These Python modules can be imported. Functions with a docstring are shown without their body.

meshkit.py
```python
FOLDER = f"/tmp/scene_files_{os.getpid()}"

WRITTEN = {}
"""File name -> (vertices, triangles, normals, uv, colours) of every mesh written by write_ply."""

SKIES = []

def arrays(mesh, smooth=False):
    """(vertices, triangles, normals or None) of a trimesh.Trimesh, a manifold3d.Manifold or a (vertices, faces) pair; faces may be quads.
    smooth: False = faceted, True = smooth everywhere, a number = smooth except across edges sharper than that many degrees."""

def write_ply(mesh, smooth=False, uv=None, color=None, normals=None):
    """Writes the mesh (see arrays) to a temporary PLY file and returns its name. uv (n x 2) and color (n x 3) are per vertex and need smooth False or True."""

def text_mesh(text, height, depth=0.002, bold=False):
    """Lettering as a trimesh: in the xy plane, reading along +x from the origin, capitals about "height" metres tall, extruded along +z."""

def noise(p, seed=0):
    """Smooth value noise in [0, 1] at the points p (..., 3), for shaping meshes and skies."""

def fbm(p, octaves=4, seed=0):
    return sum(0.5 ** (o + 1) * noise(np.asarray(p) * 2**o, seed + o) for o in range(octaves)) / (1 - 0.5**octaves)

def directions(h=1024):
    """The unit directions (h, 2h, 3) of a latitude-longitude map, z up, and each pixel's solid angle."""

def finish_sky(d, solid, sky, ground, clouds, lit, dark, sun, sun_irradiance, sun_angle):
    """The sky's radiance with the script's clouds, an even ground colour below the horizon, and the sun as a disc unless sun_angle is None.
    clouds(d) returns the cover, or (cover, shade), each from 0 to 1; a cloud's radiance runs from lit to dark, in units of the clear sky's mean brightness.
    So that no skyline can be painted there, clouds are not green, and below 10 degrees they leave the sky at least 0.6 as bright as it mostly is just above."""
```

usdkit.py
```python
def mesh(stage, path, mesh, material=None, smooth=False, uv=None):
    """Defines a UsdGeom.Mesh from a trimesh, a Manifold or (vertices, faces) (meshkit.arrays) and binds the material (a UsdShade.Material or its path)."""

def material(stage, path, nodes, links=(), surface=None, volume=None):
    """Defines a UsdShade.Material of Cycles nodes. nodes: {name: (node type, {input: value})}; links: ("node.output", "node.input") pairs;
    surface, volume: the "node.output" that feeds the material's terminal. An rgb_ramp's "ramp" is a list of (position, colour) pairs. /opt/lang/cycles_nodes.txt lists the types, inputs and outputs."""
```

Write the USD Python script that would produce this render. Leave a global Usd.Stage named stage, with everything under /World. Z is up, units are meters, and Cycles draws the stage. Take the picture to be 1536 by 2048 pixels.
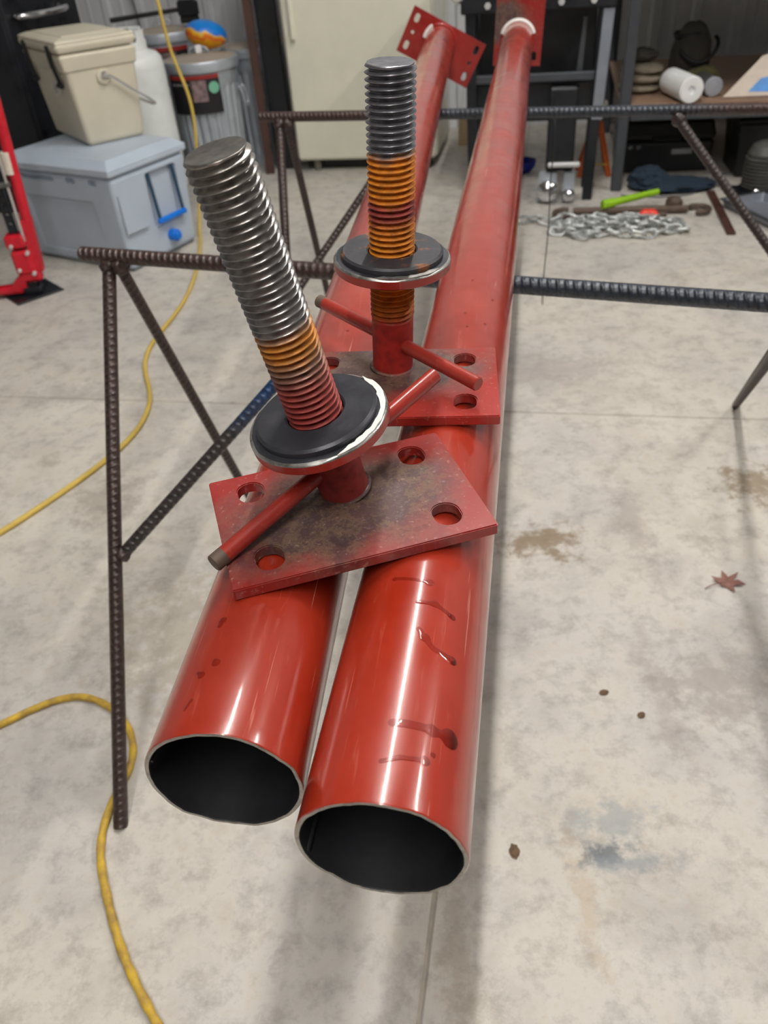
import math, random
import numpy as np, trimesh, usdkit, meshkit
import manifold3d as m3
from shapely.geometry import Polygon, Point, LineString, box as sbox
from shapely import affinity
from shapely.ops import unary_union
from pxr import Usd, UsdGeom, UsdLux, UsdShade, Gf, Sdf

stage = Usd.Stage.CreateInMemory()
UsdGeom.SetStageUpAxis(stage, 'Z'); UsdGeom.SetStageMetersPerUnit(stage, 1.0)
UsdGeom.Xform.Define(stage, '/World'); UsdGeom.Scope.Define(stage, '/World/Looks')
V = lambda *a: np.array(a, float)
rng = np.random.default_rng(7); random.seed(7)

# ---------------------------------------------------------------- camera
PITCH, ROLL, FPX = math.radians(38.104353), math.radians(-5.016467), 1577.48
cam = UsdGeom.Camera.Define(stage, '/World/camera')
fw = V(0, math.cos(PITCH), -math.sin(PITCH)); up0 = np.cross(V(1, 0, 0), fw)
rt = math.cos(ROLL)*V(1, 0, 0) + math.sin(ROLL)*up0; up = -math.sin(ROLL)*V(1, 0, 0) + math.cos(ROLL)*up0
M = np.eye(4); M[0, :3] = rt; M[1, :3] = up; M[2, :3] = -fw; M[3, :3] = (0, 0, 1.25)
cam.AddTransformOp().Set(Gf.Matrix4d(*M.ravel().tolist()))
cam.CreateHorizontalApertureAttr(24.0); cam.CreateVerticalApertureAttr(32.0)
cam.CreateFocalLengthAttr(24.0*FPX/1536.0); cam.CreateFStopAttr(8.0); cam.CreateFocusDistanceAttr(0.62)
cam.CreateClippingRangeAttr((0.02, 100.0)); cam.CreateExposureAttr(0.0)

# ---------------------------------------------------------------- lights: rows of ceiling tube fixtures (built below); strength here
LAMP = 275.0
LAMP_COLOR = (1.0, 0.975, 0.925)

# ---------------------------------------------------------------- materials
def lin(*c):
    c = np.array(c, float)/255; return tuple(np.where(c <= .04045, c/12.92, ((c+.055)/1.055)**2.4))
def pm(name, col, rough=.5, metal=0., var=.15, scale=18., bump=0., bscale=150., coat=0., rvar=.12, col2=None, spec=.5, detail=4., lo=.3, hi=.7):
    """A principled material whose colour and gloss vary a little with noise in the object's own space. col: sRGB 0-255."""
    c = np.array(lin(*col)); c2 = np.array(lin(*col2)) if col2 else np.clip(c*(1+var), 0, 1); c1 = c if col2 else c*(1-var)
    n = {'t': ('texture_coordinate', {}), 'n': ('noise_texture', {'scale': scale, 'detail': detail, 'roughness': .6}),
         'r': ('rgb_ramp', {'ramp': [(lo, c1), (hi, c2)]}), 'm': ('map_range', {'from_min': .3, 'from_max': .7, 'to_min': max(.02, rough-rvar), 'to_max': min(1, rough+rvar)}),
         'p': ('principled_bsdf', {'metallic': metal, 'coat_weight': coat, 'specular_ior_level': spec})}
    l = [('t.object', 'n.vector'), ('n.fac', 'r.fac'), ('r.color', 'p.base_color'), ('n.fac', 'm.value'), ('m.result', 'p.roughness')]
    if bump:
        n['b'] = ('noise_texture', {'scale': bscale, 'detail': 3.}); n['bp'] = ('bump', {'strength': bump, 'distance': .002})
        l += [('t.object', 'b.vector'), ('b.fac', 'bp.height'), ('bp.normal', 'p.normal')]
    return usdkit.material(stage, '/World/Looks/'+name, n, l, surface='p.BSDF')

MAT = {}
def mat(name, *a, **k):
    MAT[name] = pm(name, *a, **k); return MAT[name]

# red oxide paint with scratches and faint chalking
def red_paint(name, base, worn, rough=.2, scorch=None, coat=.25):
    n = {'t': ('texture_coordinate', {}),
         'n1': ('noise_texture', {'scale': 9., 'detail': 5., 'roughness': .6}), 'r1': ('rgb_ramp', {'ramp': [(.3, lin(*base)), (.75, lin(*worn))]}),
         'mp': ('mapping', {'scale': (70., 70., 5.), 'rotation': (.35, .3, .2)}), 'n2': ('noise_texture', {'scale': 3., 'detail': 6., 'roughness': .65, 'distortion': .6}),
         'r2': ('rgb_ramp', {'ramp': [(.6, (0, 0, 0)), (.68, (1, 1, 1))]}), 'sc': ('math', {'math_type': 'multiply', 'value2': .16}),
         'mx': ('mix_color', {'b': lin(206, 126, 110)}),
         'n3': ('noise_texture', {'scale': 12., 'detail': 2.}), 'm': ('map_range', {'from_min': .3, 'from_max': .7, 'to_min': rough*.75, 'to_max': rough*1.5}),
         'b': ('noise_texture', {'scale': 45., 'detail': 2.}), 'bp': ('bump', {'strength': .003, 'distance': .001}),
         'p': ('principled_bsdf', {'specular_ior_level': .5, 'coat_weight': coat, 'coat_roughness': .12})}
    l = [('t.object', 'n1.vector'), ('n1.fac', 'r1.fac'), ('t.object', 'mp.vector'), ('mp.vector', 'n2.vector'), ('n2.fac', 'r2.fac'), ('r2.color', 'sc.value1'),
         ('sc.value', 'mx.fac'), ('r1.color', 'mx.a'), ('t.object', 'n3.vector'), ('n3.fac', 'm.value'), ('m.result', 'p.roughness'),
         ('t.object', 'b.vector'), ('b.fac', 'bp.height'), ('bp.normal', 'p.normal')]
    col = 'mx.result'
    if coat > .7:   # fine hairline scratches through the gloss
        n.update({'hm': ('mapping', {'scale': (420., 420., 11.), 'rotation': (.5, .12, .3)}), 'hn': ('noise_texture', {'scale': 1., 'detail': 2.}), 'hr': ('rgb_ramp', {'ramp': [(.70, (0, 0, 0)), (.74, (1, 1, 1))]}), 'hk': ('math', {'math_type': 'multiply', 'value2': .5}), 'hx': ('mix_color', {'b': lin(214, 150, 134)})})
        l += [('t.object', 'hm.vector'), ('hm.vector', 'hn.vector'), ('hn.fac', 'hr.fac'), ('hr.color', 'hk.value1'), ('hk.value', 'hx.fac'), ('mx.result', 'hx.a')]; col = 'hx.result'
    if scorch:   # heat-scorched plate: a burnt brown-grey cloud round the welded middle, wandering with noise
        n.update({'ds': ('vector_math', {'vector_math_type': 'multiply', 'math_type': 'multiply', 'vector2': (8.2, 12.5, 0.)}), 'of': ('vector_math', {'math_type': 'add', 'vector2': scorch}),
                  'ln': ('vector_math', {'math_type': 'length'}), 'wn': ('noise_texture', {'scale': 14., 'detail': 5., 'roughness': .65}),
                  'wa': ('math', {'math_type': 'multiply_add', 'value2': 1.1, 'value3': -.55}), 'ad': ('math', {'math_type': 'add'}),
                  'rs': ('rgb_ramp', {'ramp': [(.55, (1, 1, 1)), (1., (0, 0, 0))]}),
                  'fn': ('noise_texture', {'scale': 38., 'detail': 7., 'roughness': .75}),
                  'rc': ('rgb_ramp', {'ramp': [(.25, lin(44, 38, 40)), (.42, lin(70, 60, 60)), (.5, lin(106, 88, 72)), (.57, lin(78, 60, 62)), (.66, lin(98, 84, 82)), (.82, lin(158, 146, 136))]}),
                  'fk': ('math', {'math_type': 'multiply', 'value2': .94}), 'm2': ('mix_color', {}),
                  'rr': ('math', {'math_type': 'multiply_add', 'value2': .22}),
                  'k1': ('noise_texture', {'scale': 210., 'detail': 3.}), 'k2': ('rgb_ramp', {'ramp': [(.62, (0, 0, 0)), (.68, (1, 1, 1))]}), 'k3': ('math', {'math_type': 'multiply', 'value2': .22}), 'm3': ('mix_color', {'b': lin(190, 160, 150)})})
        l += [('t.object', 'of.vector1'), ('of.vector', 'ds.vector1'), ('ds.vector', 'ln.vector1'), ('t.object', 'wn.vector'), ('wn.fac', 'wa.value1'), ('ln.value', 'ad.value1'), ('wa.value', 'ad.value2'),
              ('ad.value', 'rs.fac'), ('t.object', 'fn.vector'), ('fn.fac', 'rc.fac'), ('rs.color', 'fk.value1'), ('fk.value', 'm2.fac'), ('mx.result', 'm2.a'), ('rc.color', 'm2.b'),
              ('rs.color', 'rr.value1'), ('m.result', 'rr.value3'), ('t.object', 'k1.vector'), ('k1.fac', 'k2.fac'), ('k2.color', 'k3.value1'), ('k3.value', 'm3.fac'), ('m2.result', 'm3.a')]
        n['ds'][1].pop('vector_math_type')
        l.remove(('m.result', 'p.roughness')); l.append(('rr.value', 'p.roughness')); col = 'm3.result'
    l.append((col, 'p.base_color'))
    MAT[name] = usdkit.material(stage, '/World/Looks/'+name, n, l, surface='p.BSDF'); return MAT[name]
red_paint('pipe_red', (151, 39, 20), (166, 52, 33), .27, coat=.75)
red_paint('part_red', (146, 40, 30), (160, 54, 44), .26)
red_paint('plate_red', (134, 34, 30), (156, 48, 44), .27, scorch=(.0, .004, 0.))
red_paint('plate_red_far', (140, 30, 26), (156, 42, 36), .3)
red_paint('plate_far_worn', (140, 32, 28), (150, 40, 34), .35, scorch=(-.055, -.055, 0.))
red_paint('rear_plate_red', (150, 36, 28), (168, 52, 44), .24, scorch=(.01, -.025, 0.))

# screw shafts: colour bands along the shaft (bare steel, orange rust, old red paint), blended with noise
def screw_mat(name, stops):
    n = {'t': ('texture_coordinate', {}), 's': ('separate_xyz', {}), 'n': ('noise_texture', {'scale': 28., 'detail': 5., 'roughness': .65}),
         'a': ('math', {'math_type': 'multiply_add', 'value2': .034, 'value3': -.017}), 'ad': ('math', {'math_type': 'add'}), 'mr': ('map_range', {'from_min': 0., 'from_max': .28}),
         'r': ('rgb_ramp', {'ramp': [(z/.28, lin(*c)) for z, c, _ in stops]}), 'rm': ('rgb_ramp', {'ramp': [(z/.28, (k, k, k)) for z, _, k in stops]}),
         'n2': ('noise_texture', {'scale': 130., 'detail': 4.}), 'r2': ('rgb_ramp', {'ramp': [(.35, (.45, .45, .45)), (.6, (1.15, 1.15, 1.15))]}), 'mx': ('mix_color', {'blend_type': 'multiply', 'fac': .55}),
         'rg': ('map_range', {'from_min': 0., 'from_max': 1., 'to_min': .62, 'to_max': .26}), 'bp': ('bump', {'strength': .25, 'distance': .0008}),
         'p': ('principled_bsdf', {})}
    l = [('t.object', 's.vector'), ('t.object', 'n.vector'), ('n.fac', 'a.value1'), ('s.z', 'ad.value1'), ('a.value', 'ad.value2'), ('ad.value', 'mr.value'), ('mr.result', 'r.fac'), ('mr.result', 'rm.fac'),
         ('t.object', 'n2.vector'), ('n2.fac', 'r2.fac'), ('r.color', 'mx.a'), ('r2.color', 'mx.b'), ('mx.result', 'p.base_color'), ('rm.color', 'p.metallic'), ('rm.color', 'rg.value'), ('rg.result', 'p.roughness'),
         ('n2.fac', 'bp.height'), ('bp.normal', 'p.normal')]
    MAT[name] = usdkit.material(stage, '/World/Looks/'+name, n, l, surface='p.BSDF')
STEEL, RUST, RPAINT = (150, 150, 154), (214, 128, 26), (150, 48, 44)
screw_mat('screw_near', [(0, RPAINT, 0), (.075, RPAINT, 0), (.105, (160, 70, 62), .2), (.125, (150, 118, 104), .6), (.137, (196, 128, 50), .2), (.146, (196, 128, 50), .2), (.155, (170, 168, 168), .95), (.24, (166, 163, 160), .95), (.262, (156, 151, 146), .95), (.28, (140, 132, 126), .8)])
screw_mat('screw_rear', [(0, (168, 36, 28), 0), (.050, (168, 36, 28), 0), (.060, (186, 96, 30), 0), (.085, RUST, 0), (.128, RUST, 0), (.142, (206, 120, 30), 0), (.150, (150, 60, 54), 0), (.160, (160, 66, 56), 0), (.168, RUST, 0), (.198, (216, 132, 30), 0), (.205, (150, 150, 156), .8), (.28, (136, 136, 142), .85)])
mat('washer_dark', (58, 58, 64), .42, .35, var=.3, scale=24, bump=.1)
mat('washer_rust', (62, 61, 66), .48, .3, scale=42, col2=(132, 84, 52), bump=.1, lo=.56, hi=.64)
mat('cut_steel', (170, 165, 158), .38, .9, var=.25, scale=60, bump=.3)
mat('bore_scale', (36, 36, 40), .55, .3, var=.25, scale=14)
mat('plain_white', (232, 230, 226), .5, 0, var=.05)
mat('silver_worn', (176, 174, 170), .35, .85, var=.35, scale=60)
MAT['water'] = usdkit.material(stage, '/World/Looks/water', {'f': ('fresnel', {'IOR': 1.33}), 't': ('transparent_bsdf', {'color': (.86, .80, .80)}), 'g': ('glossy_bsdf', {'color': (1, 1, 1), 'roughness': .03}), 'm': ('mix_closure', {})},
    [('f.fac', 'm.fac'), ('t.BSDF', 'm.closure1'), ('g.BSDF', 'm.closure2')], surface='m.closure')

# rebar: brown mill rust with a blue-black paint patch, by place
def rebar_mat(name, stops, axis='x', lo=-.6, hi=1.2):
    n = {'g': ('geometry', {}), 's': ('separate_xyz', {}), 'n': ('noise_texture', {'scale': 7., 'detail': 5.}), 'a': ('math', {'math_type': 'multiply_add', 'value2': .3, 'value3': -.15}),
         'ad': ('math', {'math_type': 'add'}), 'm': ('map_range', {'from_min': lo, 'from_max': hi}), 'r': ('rgb_ramp', {'ramp': stops}),
         'n2': ('noise_texture', {'scale': 120., 'detail': 4.}), 'r2': ('rgb_ramp', {'ramp': [(.35, (.6, .6, .6)), (.65, (1.4, 1.4, 1.4))]}), 'mx': ('mix_color', {'blend_type': 'multiply', 'fac': 1., 'use_clamp': False}),
         'p': ('principled_bsdf', {'roughness': .4, 'metallic': .15, 'specular_ior_level': .6})}
    l = [('g.position', 's.vector'), ('g.position', 'n.vector'), ('n.fac', 'a.value1'), ('s.'+axis, 'ad.value1'), ('a.value', 'ad.value2'), ('ad.value', 'm.value'), ('m.result', 'r.fac'),
         ('g.position', 'n2.vector'), ('n2.fac', 'r2.fac'), ('r.color', 'mx.a'), ('r2.color', 'mx.b'), ('mx.result', 'p.base_color')]
    n['mx'][1].pop('use_clamp')
    MAT[name] = usdkit.material(stage, '/World/Looks/'+name, n, l, surface='p.BSDF')
BR, BL = lin(62, 44, 40), lin(44, 50, 60)
rebar_mat('rebar_bar', [(0, BR), (.3, BR), (.38, BL), (.8, BL), (1, lin(36, 56, 78))])
rebar_mat('rebar_leg', [(0, lin(58, 42, 38)), (1, lin(50, 40, 38))])
rebar_mat('rebar_brace', [(0, lin(56, 50, 48)), (.2, lin(56, 50, 48)), (.24, lin(30, 60, 100)), (.27, lin(30, 60, 100)), (.3, lin(52, 44, 42)), (1, BR)])
rebar_mat('rebar_rear', [(0, BR), (.33, BR), (.42, BL), (.75, BL), (.88, BR), (1, BR)])

# concrete: large mottling, fine grain, a few stains of their own shape
def concrete():
    n = {'g': ('geometry', {}), 'n1': ('noise_texture', {'scale': 1.6, 'detail': 6., 'roughness': .6}), 'r1': ('rgb_ramp', {'ramp': [(.3, lin(184, 180, 177)), (.44, lin(203, 198, 192)), (.56, lin(207, 201, 191)), (.7, lin(213, 208, 198))]}),
         'n2': ('noise_texture', {'scale': 6.5, 'detail': 9., 'roughness': .7, 'distortion': .3}), 'r2': ('rgb_ramp', {'ramp': [(.28, lin(188, 185, 184)), (.52, (1, 1, 1)), (1, (1, 1, 1))]}), 'm1': ('mix_color', {'blend_type': 'multiply', 'fac': .42}),
         'n3': ('noise_texture', {'scale': 4.3, 'detail': 5., 'roughness': .6}), 'r3': ('rgb_ramp', {'ramp': [(.56, (0, 0, 0)), (.75, (1, 1, 1))]}), 'k3': ('math', {'math_type': 'multiply', 'value2': .55}), 'm2': ('mix_color', {'b': lin(196, 186, 170)}),
         'n4': ('noise_texture', {'scale': 17., 'detail': 9., 'roughness': .78}), 'r4': ('rgb_ramp', {'ramp': [(.28, lin(176, 173, 170)), (.42, lin(226, 224, 223)), (.52, (1, 1, 1)), (.62, lin(250, 246, 240)), (.74, lin(206, 198, 188))]}), 'm3': ('mix_color', {'blend_type': 'multiply', 'fac': .75}),
         'ns': ('noise_texture', {'scale': 24., 'detail': 7., 'roughness': .7}),
         'bp': ('bump', {'strength': .03, 'distance': .002}), 'rg': ('map_range', {'from_min': .3, 'from_max': .7, 'to_min': .42, 'to_max': .7}), 'p': ('principled_bsdf', {'specular_ior_level': .4})}
    l = [('g.position', 'n1.vector'), ('n1.fac', 'r1.fac'), ('g.position', 'n2.vector'), ('n2.fac', 'r2.fac'), ('r1.color', 'm1.a'), ('r2.color', 'm1.b'),
         ('g.position', 'n3.vector'), ('n3.fac', 'r3.fac'), ('r3.color', 'k3.value1'), ('k3.value', 'm2.fac'), ('m1.result', 'm2.a'),
         ('g.position', 'n4.vector'), ('n4.fac', 'r4.fac'), ('m2.result', 'm3.a'), ('r4.color', 'm3.b'), ('n2.fac', 'bp.height'), ('bp.normal', 'p.normal'), ('n1.fac', 'rg.value'), ('rg.result', 'p.roughness')]
    l.append(('g.position', 'ns.vector')); last = 'm3.result'
    stains = [((.366, 1.423), (9, 14), (128, 104, 72), .75), ((.311, .649), (22, 40), (104, 110, 118), .85), ((.335, .705), (10, 24), (150, 156, 160), .6), ((.95, 1.573), (10, 10), (130, 108, 76), .7), ((.258, .577), (40, 8), (186, 160, 128), .38), ((.345, .628), (10, 60), (140, 146, 152), .6), ((.62, .95), (8, 9), (150, 140, 132), .5),
              ((.60, 1.45), (22, 4), (160, 150, 144), .5), ((.50, .95), (26, 4.5), (160, 150, 144), .45), ((-.42, 1.22), (4, 4), (168, 158, 140), .6), ((.62, 2.25), (4, 9), (170, 160, 154), .5), ((.05, .5), (30, 7), (150, 134, 112), .4), ((-.75, 1.75), (9, 9), (150, 140, 128), .5), ((.98, 3.98), (6, 6), (120, 116, 110), .6), ((-.9, 2.38), (3, 12), (165, 160, 152), .5)]
    for i, (c, s, col, k) in enumerate(stains):
        a = f's{i}'
        n.update({a+'o': ('vector_math', {'math_type': 'subtract', 'vector2': (c[0], c[1], 0)}), a+'m': ('vector_math', {'math_type': 'multiply', 'vector2': (s[0], s[1], 0)}), a+'l': ('vector_math', {'math_type': 'length'}),
                  a+'n': ('math', {'math_type': 'multiply_add', 'value2': 4.4, 'value3': -2.2}), a+'a': ('math', {'math_type': 'add'}), a+'r': ('rgb_ramp', {'ramp': [(.35, (k, k, k)), (1., (0, 0, 0))]}), a+'x': ('mix_color', {'b': lin(*col)})})
        l += [('g.position', a+'o.vector1'), (a+'o.vector', a+'m.vector1'), (a+'m.vector', a+'l.vector1'), ('ns.fac', a+'n.value1'), (a+'l.value', a+'a.value1'), (a+'n.value', a+'a.value2'), (a+'a.value', a+'r.fac'), (a+'r.color', a+'x.fac'), (last, a+'x.a')]
        last = a+'x.result'
    l.append((last, 'p.base_color'))
    MAT['concrete'] = usdkit.material(stage, '/World/Looks/concrete', n, l, surface='p.BSDF')
concrete()
mat('joint_dark', (172, 164, 152), .9, var=.2, scale=30)
mat('wall_metal', (192, 193, 197), .42, 0, var=.06, scale=4)
mat('back_wall_metal', (222, 223, 226), .4, 0, var=.05, scale=4)
mat('ceiling_white', (140, 140, 138), .6, 0, var=.04)
mat('screw_head', (205, 205, 205), .5, .3)
mat('cream', (232, 229, 212), .32, 0, var=.04, scale=3)
mat('gasket', (120, 116, 104), .7)
mat('black_plastic', (26, 27, 31), .45, 0, var=.3, scale=10)
mat('black_metal', (30, 32, 38), .38, .2, var=.3, scale=8)
mat('charcoal_steel', (70, 73, 79), .5, .2, var=.15, scale=10)
mat('silver_leg', (142, 147, 158), .42, .4, var=.12, scale=9)
mat('chrome', (225, 225, 228), .15, 1., var=.05, rvar=.05)
mat('galvanised', (190, 197, 206), .42, .55, var=.07, scale=9)
mat('dusty_lid', (176, 164, 150), .75, .1, var=.12, scale=9)
mat('tan_plastic', (208, 200, 180), .5, 0, var=.05, scale=7)
mat('grey_plastic', (184, 196, 211), .5, 0, var=.05, scale=6)
mat('grey_dark_plastic', (130, 138, 150), .55, 0, var=.06)
mat('black_rubber', (24, 26, 28), .6)
mat('blue_plastic', (0, 118, 226), .35, 0, var=.05)
mat('navy_strap', (34, 66, 92), .6)
mat('tank_white', (236, 240, 240), .4, 0, var=.03)
mat('hole_dark', (28, 28, 28), .8)
mat('rope_yellow', (226, 186, 52), .6, 0, col2=(150, 120, 70), scale=26, bump=.4, bscale=500)
mat('cord_yellow', (206, 176, 84), .6, 0, var=.12, scale=9)
mat('jack_red', (206, 24, 44), .35, 0, var=.12, scale=14)
mat('jack_white', (226, 214, 200), .5)
mat('rust_brown', (74, 46, 38), .6, .1, var=.3, scale=14)
mat('label_black', (28, 26, 30), .5)
mat('label_red', (150, 40, 36), .5)
mat('label_green', (120, 186, 156), .5)
mat('label_photo', (168, 142, 140), .5, 0, var=.5, scale=30, col2=(70, 60, 66))
mat('label_white', (232, 232, 238), .5)
mat('label_grey', (150, 150, 154), .5)
mat('lime', (150, 200, 20), .4, 0, var=.12)
mat('orange_red', (236, 70, 50), .35)
mat('orange', (196, 92, 40), .5, 0, var=.2, scale=12)
mat('teal', (0, 132, 140), .4, 0, var=.1)
mat('navy_cloth', (30, 46, 62), .9, 0, var=.25, scale=30)
mat('dark_cloth', (66, 62, 56), .9, 0, var=.25, scale=24)
mat('olive_cloth', (92, 88, 56), .9, 0, var=.3, scale=40)
mat('cardboard', (176, 152, 120), .8, 0, var=.1)
mat('dull_canvas', (132, 122, 106), .9, 0, var=.2, scale=30)
mat('board_tan', (214, 200, 186), .7, 0, var=.08)
mat('print_blue', (86, 150, 222), .5)
mat('wood_shelf', (140, 112, 92), .7, 0, var=.2, scale=9)
mat('paper_white', (240, 240, 240), .7, 0, var=.02)
mat('grey_cap', (150, 152, 160), .5)
mat('machine_grey', (92, 92, 88), .5, .3, var=.2)
mat('chain_steel', (206, 210, 210), .35, .6, var=.2, scale=40)
mat('hook_rust', (98, 82, 72), .6, .3, var=.25, scale=30)
mat('blue_dark', (16, 40, 150), .45)
mat('leaf_brown', (138, 98, 88), .8, 0, var=.25, scale=60)
mat('dirt_brown', (104, 82, 62), .9, 0, var=.3, scale=90)
mat('cable_grey', (104, 106, 110), .6)
mat('ball_blue', (20, 130, 226), .35)
mat('sticker_white', (244, 244, 248), .4)
MAT['lamp'] = usdkit.material(stage, '/World/Looks/lamp', {'e': ('emission', {'color': LAMP_COLOR, 'strength': LAMP})}, [], surface='e.emission')
MAT['ball_rainbow'] = usdkit.material(stage, '/World/Looks/ball_rainbow', {'t': ('texture_coordinate', {}), 's': ('separate_xyz', {}), 'n': ('noise_texture', {'scale': 14.}), 'a': ('math', {'math_type': 'multiply_add', 'value2': .09, 'value3': -.045}), 'ad': ('math', {'math_type': 'add'}),
    'm': ('map_range', {'from_min': -.1, 'from_max': .1}), 'r': ('rgb_ramp', {'ramp': [(0, lin(220, 120, 30)), (.3, lin(244, 178, 20)), (.42, lin(230, 90, 40)), (.5, lin(240, 190, 30)), (.56, lin(40, 120, 220)), (.8, lin(0, 140, 230)), (1, lin(90, 60, 170))]}), 'p': ('principled_bsdf', {'roughness': .35})},
    [('t.object', 's.vector'), ('t.object', 'n.vector'), ('n.fac', 'a.value1'), ('s.z', 'ad.value1'), ('a.value', 'ad.value2'), ('ad.value', 'm.value'), ('m.result', 'r.fac'), ('r.color', 'p.base_color')], surface='p.BSDF')

# ---------------------------------------------------------------- object helpers
used = {}
def numbered(path):
    k = used.get(path, -1) + 1; used[path] = k
    return path if k == 0 else f'{path}_{k:03d}'
def tag(p, label=None, cat=None, group=None, kind=None):
    for k, v in (('label', label), ('category', cat), ('group', group), ('kind', kind)):
        if v: p.SetCustomDataByKey(k, v)
    return p
def thing(name, label, cat, loc=(0, 0, 0), mtx=None, rz=0., group=None, kind=None):
    path = numbered('/World/'+name); x = UsdGeom.Xform.Define(stage, path)
    if mtx is None:
        x.AddTranslateOp().Set(Gf.Vec3d(*map(float, loc)))
        if rz: x.AddRotateZOp().Set(float(rz))
    else: x.AddTransformOp().Set(Gf.Matrix4d(*np.asarray(mtx, float).T.ravel().tolist()))
    tag(x.GetPrim(), label, cat, group, kind); return path
def part(parent, name, m, material, smooth=30, label=None, kind=None):
    if isinstance(m, (list, tuple)) and len(m) and hasattr(m[0], 'vertices'): m = trimesh.util.concatenate(m)
    path = numbered(parent+'/'+name); g = usdkit.mesh(stage, path, m, MAT[material] if isinstance(material, str) else material, smooth=smooth)
    tag(g.GetPrim(), label, kind=kind); return path
def solo(name, m, material, label, cat, smooth=30, group=None, kind=None):
    p = part('/World', name, m, material, smooth); tag(stage.GetPrimAtPath(p), label, cat, group, kind); return p
def mv(m, x=0, y=0, z=0): m = m.copy(); m.apply_translation((x, y, z)); return m
def rot(m, deg, axis=(0, 0, 1), at=(0, 0, 0)): m = m.copy(); m.apply_transform(trimesh.transformations.rotation_matrix(math.radians(deg), axis, at)); return m
def frame(o, z, x=None):
    z = np.array(z, float)/np.linalg.norm(z); x = np.array([1., 0, 0] if x is None else x, float); x = x - (x@z)*z
    if np.linalg.norm(x) < 1e-6: x = np.array([0, 1., 0]); x -= (x@z)*z
    x /= np.linalg.norm(x); T = np.eye(4); T[:3, 0] = x; T[:3, 1] = np.cross(z, x); T[:3, 2] = z; T[:3, 3] = o; return T
def tf(m, T): m = m.copy(); m.apply_transform(T); return m
def hull(pts): return trimesh.Trimesh(*(lambda h: (h.vertices, h.faces))(trimesh.convex.convex_hull(np.array(pts, float))))
def cbox(sx, sy, sz, c=.004, at=(0, 0, 0)):
    """Chamfered box, centred in x and y, standing on z = 0 at "at"."""
    c = min(c, sx*.45, sy*.45, sz*.45); P = []
    for a in (-1, 1):
        for b in (-1, 1):
            for d in (0, 1):
                q = V(a*sx/2, b*sy/2, d*sz); s = V(-a, -b, 1-2*d)*c
                P += [q+s*V(0, 1, 1), q+s*V(1, 0, 1), q+s*V(1, 1, 0)]
    return mv(hull(P), *at)
ICO = trimesh.creation.icosphere(2, 1.).vertices
def rfrust(bx, by, tx, ty, z0, z1, r):
    """Rounded box whose footprint runs from bx by by at z0 to tx by ty at z1."""
    return hull(np.vstack([ICO*r + V(a*(sx/2-r), b*(sy/2-r), z) for a in (-1, 1) for b in (-1, 1) for sx, sy, z in ((bx, by, z0+r), (tx, ty, z1-r))]))
def cyl(r, h, n=32, r2=None, c=0.):
    r2 = r if r2 is None else r2
    prof = [(0, 0), (r-c, 0), (r, c), (r2, h-c), (r2-c, h), (0, h)] if c else [(0, 0), (r, 0), (r2, h), (0, h)]
    return lathe(prof, n)
def lathe(prof, n=32):
    return trimesh.creation.revolve(np.array(prof, float), sections=n)
def rod(a, b, r, n=14, r2=None, c=0.):
    a, b = np.array(a, float), np.array(b, float); return tf(cyl(r, np.linalg.norm(b-a), n, r2, c), frame(a, b-a))
def bar(a, b, w, t, c=.002, x=None):
    a, b = np.array(a, float), np.array(b, float); return tf(cbox(w, t, np.linalg.norm(b-a), c), frame(a, b-a, x))
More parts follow.
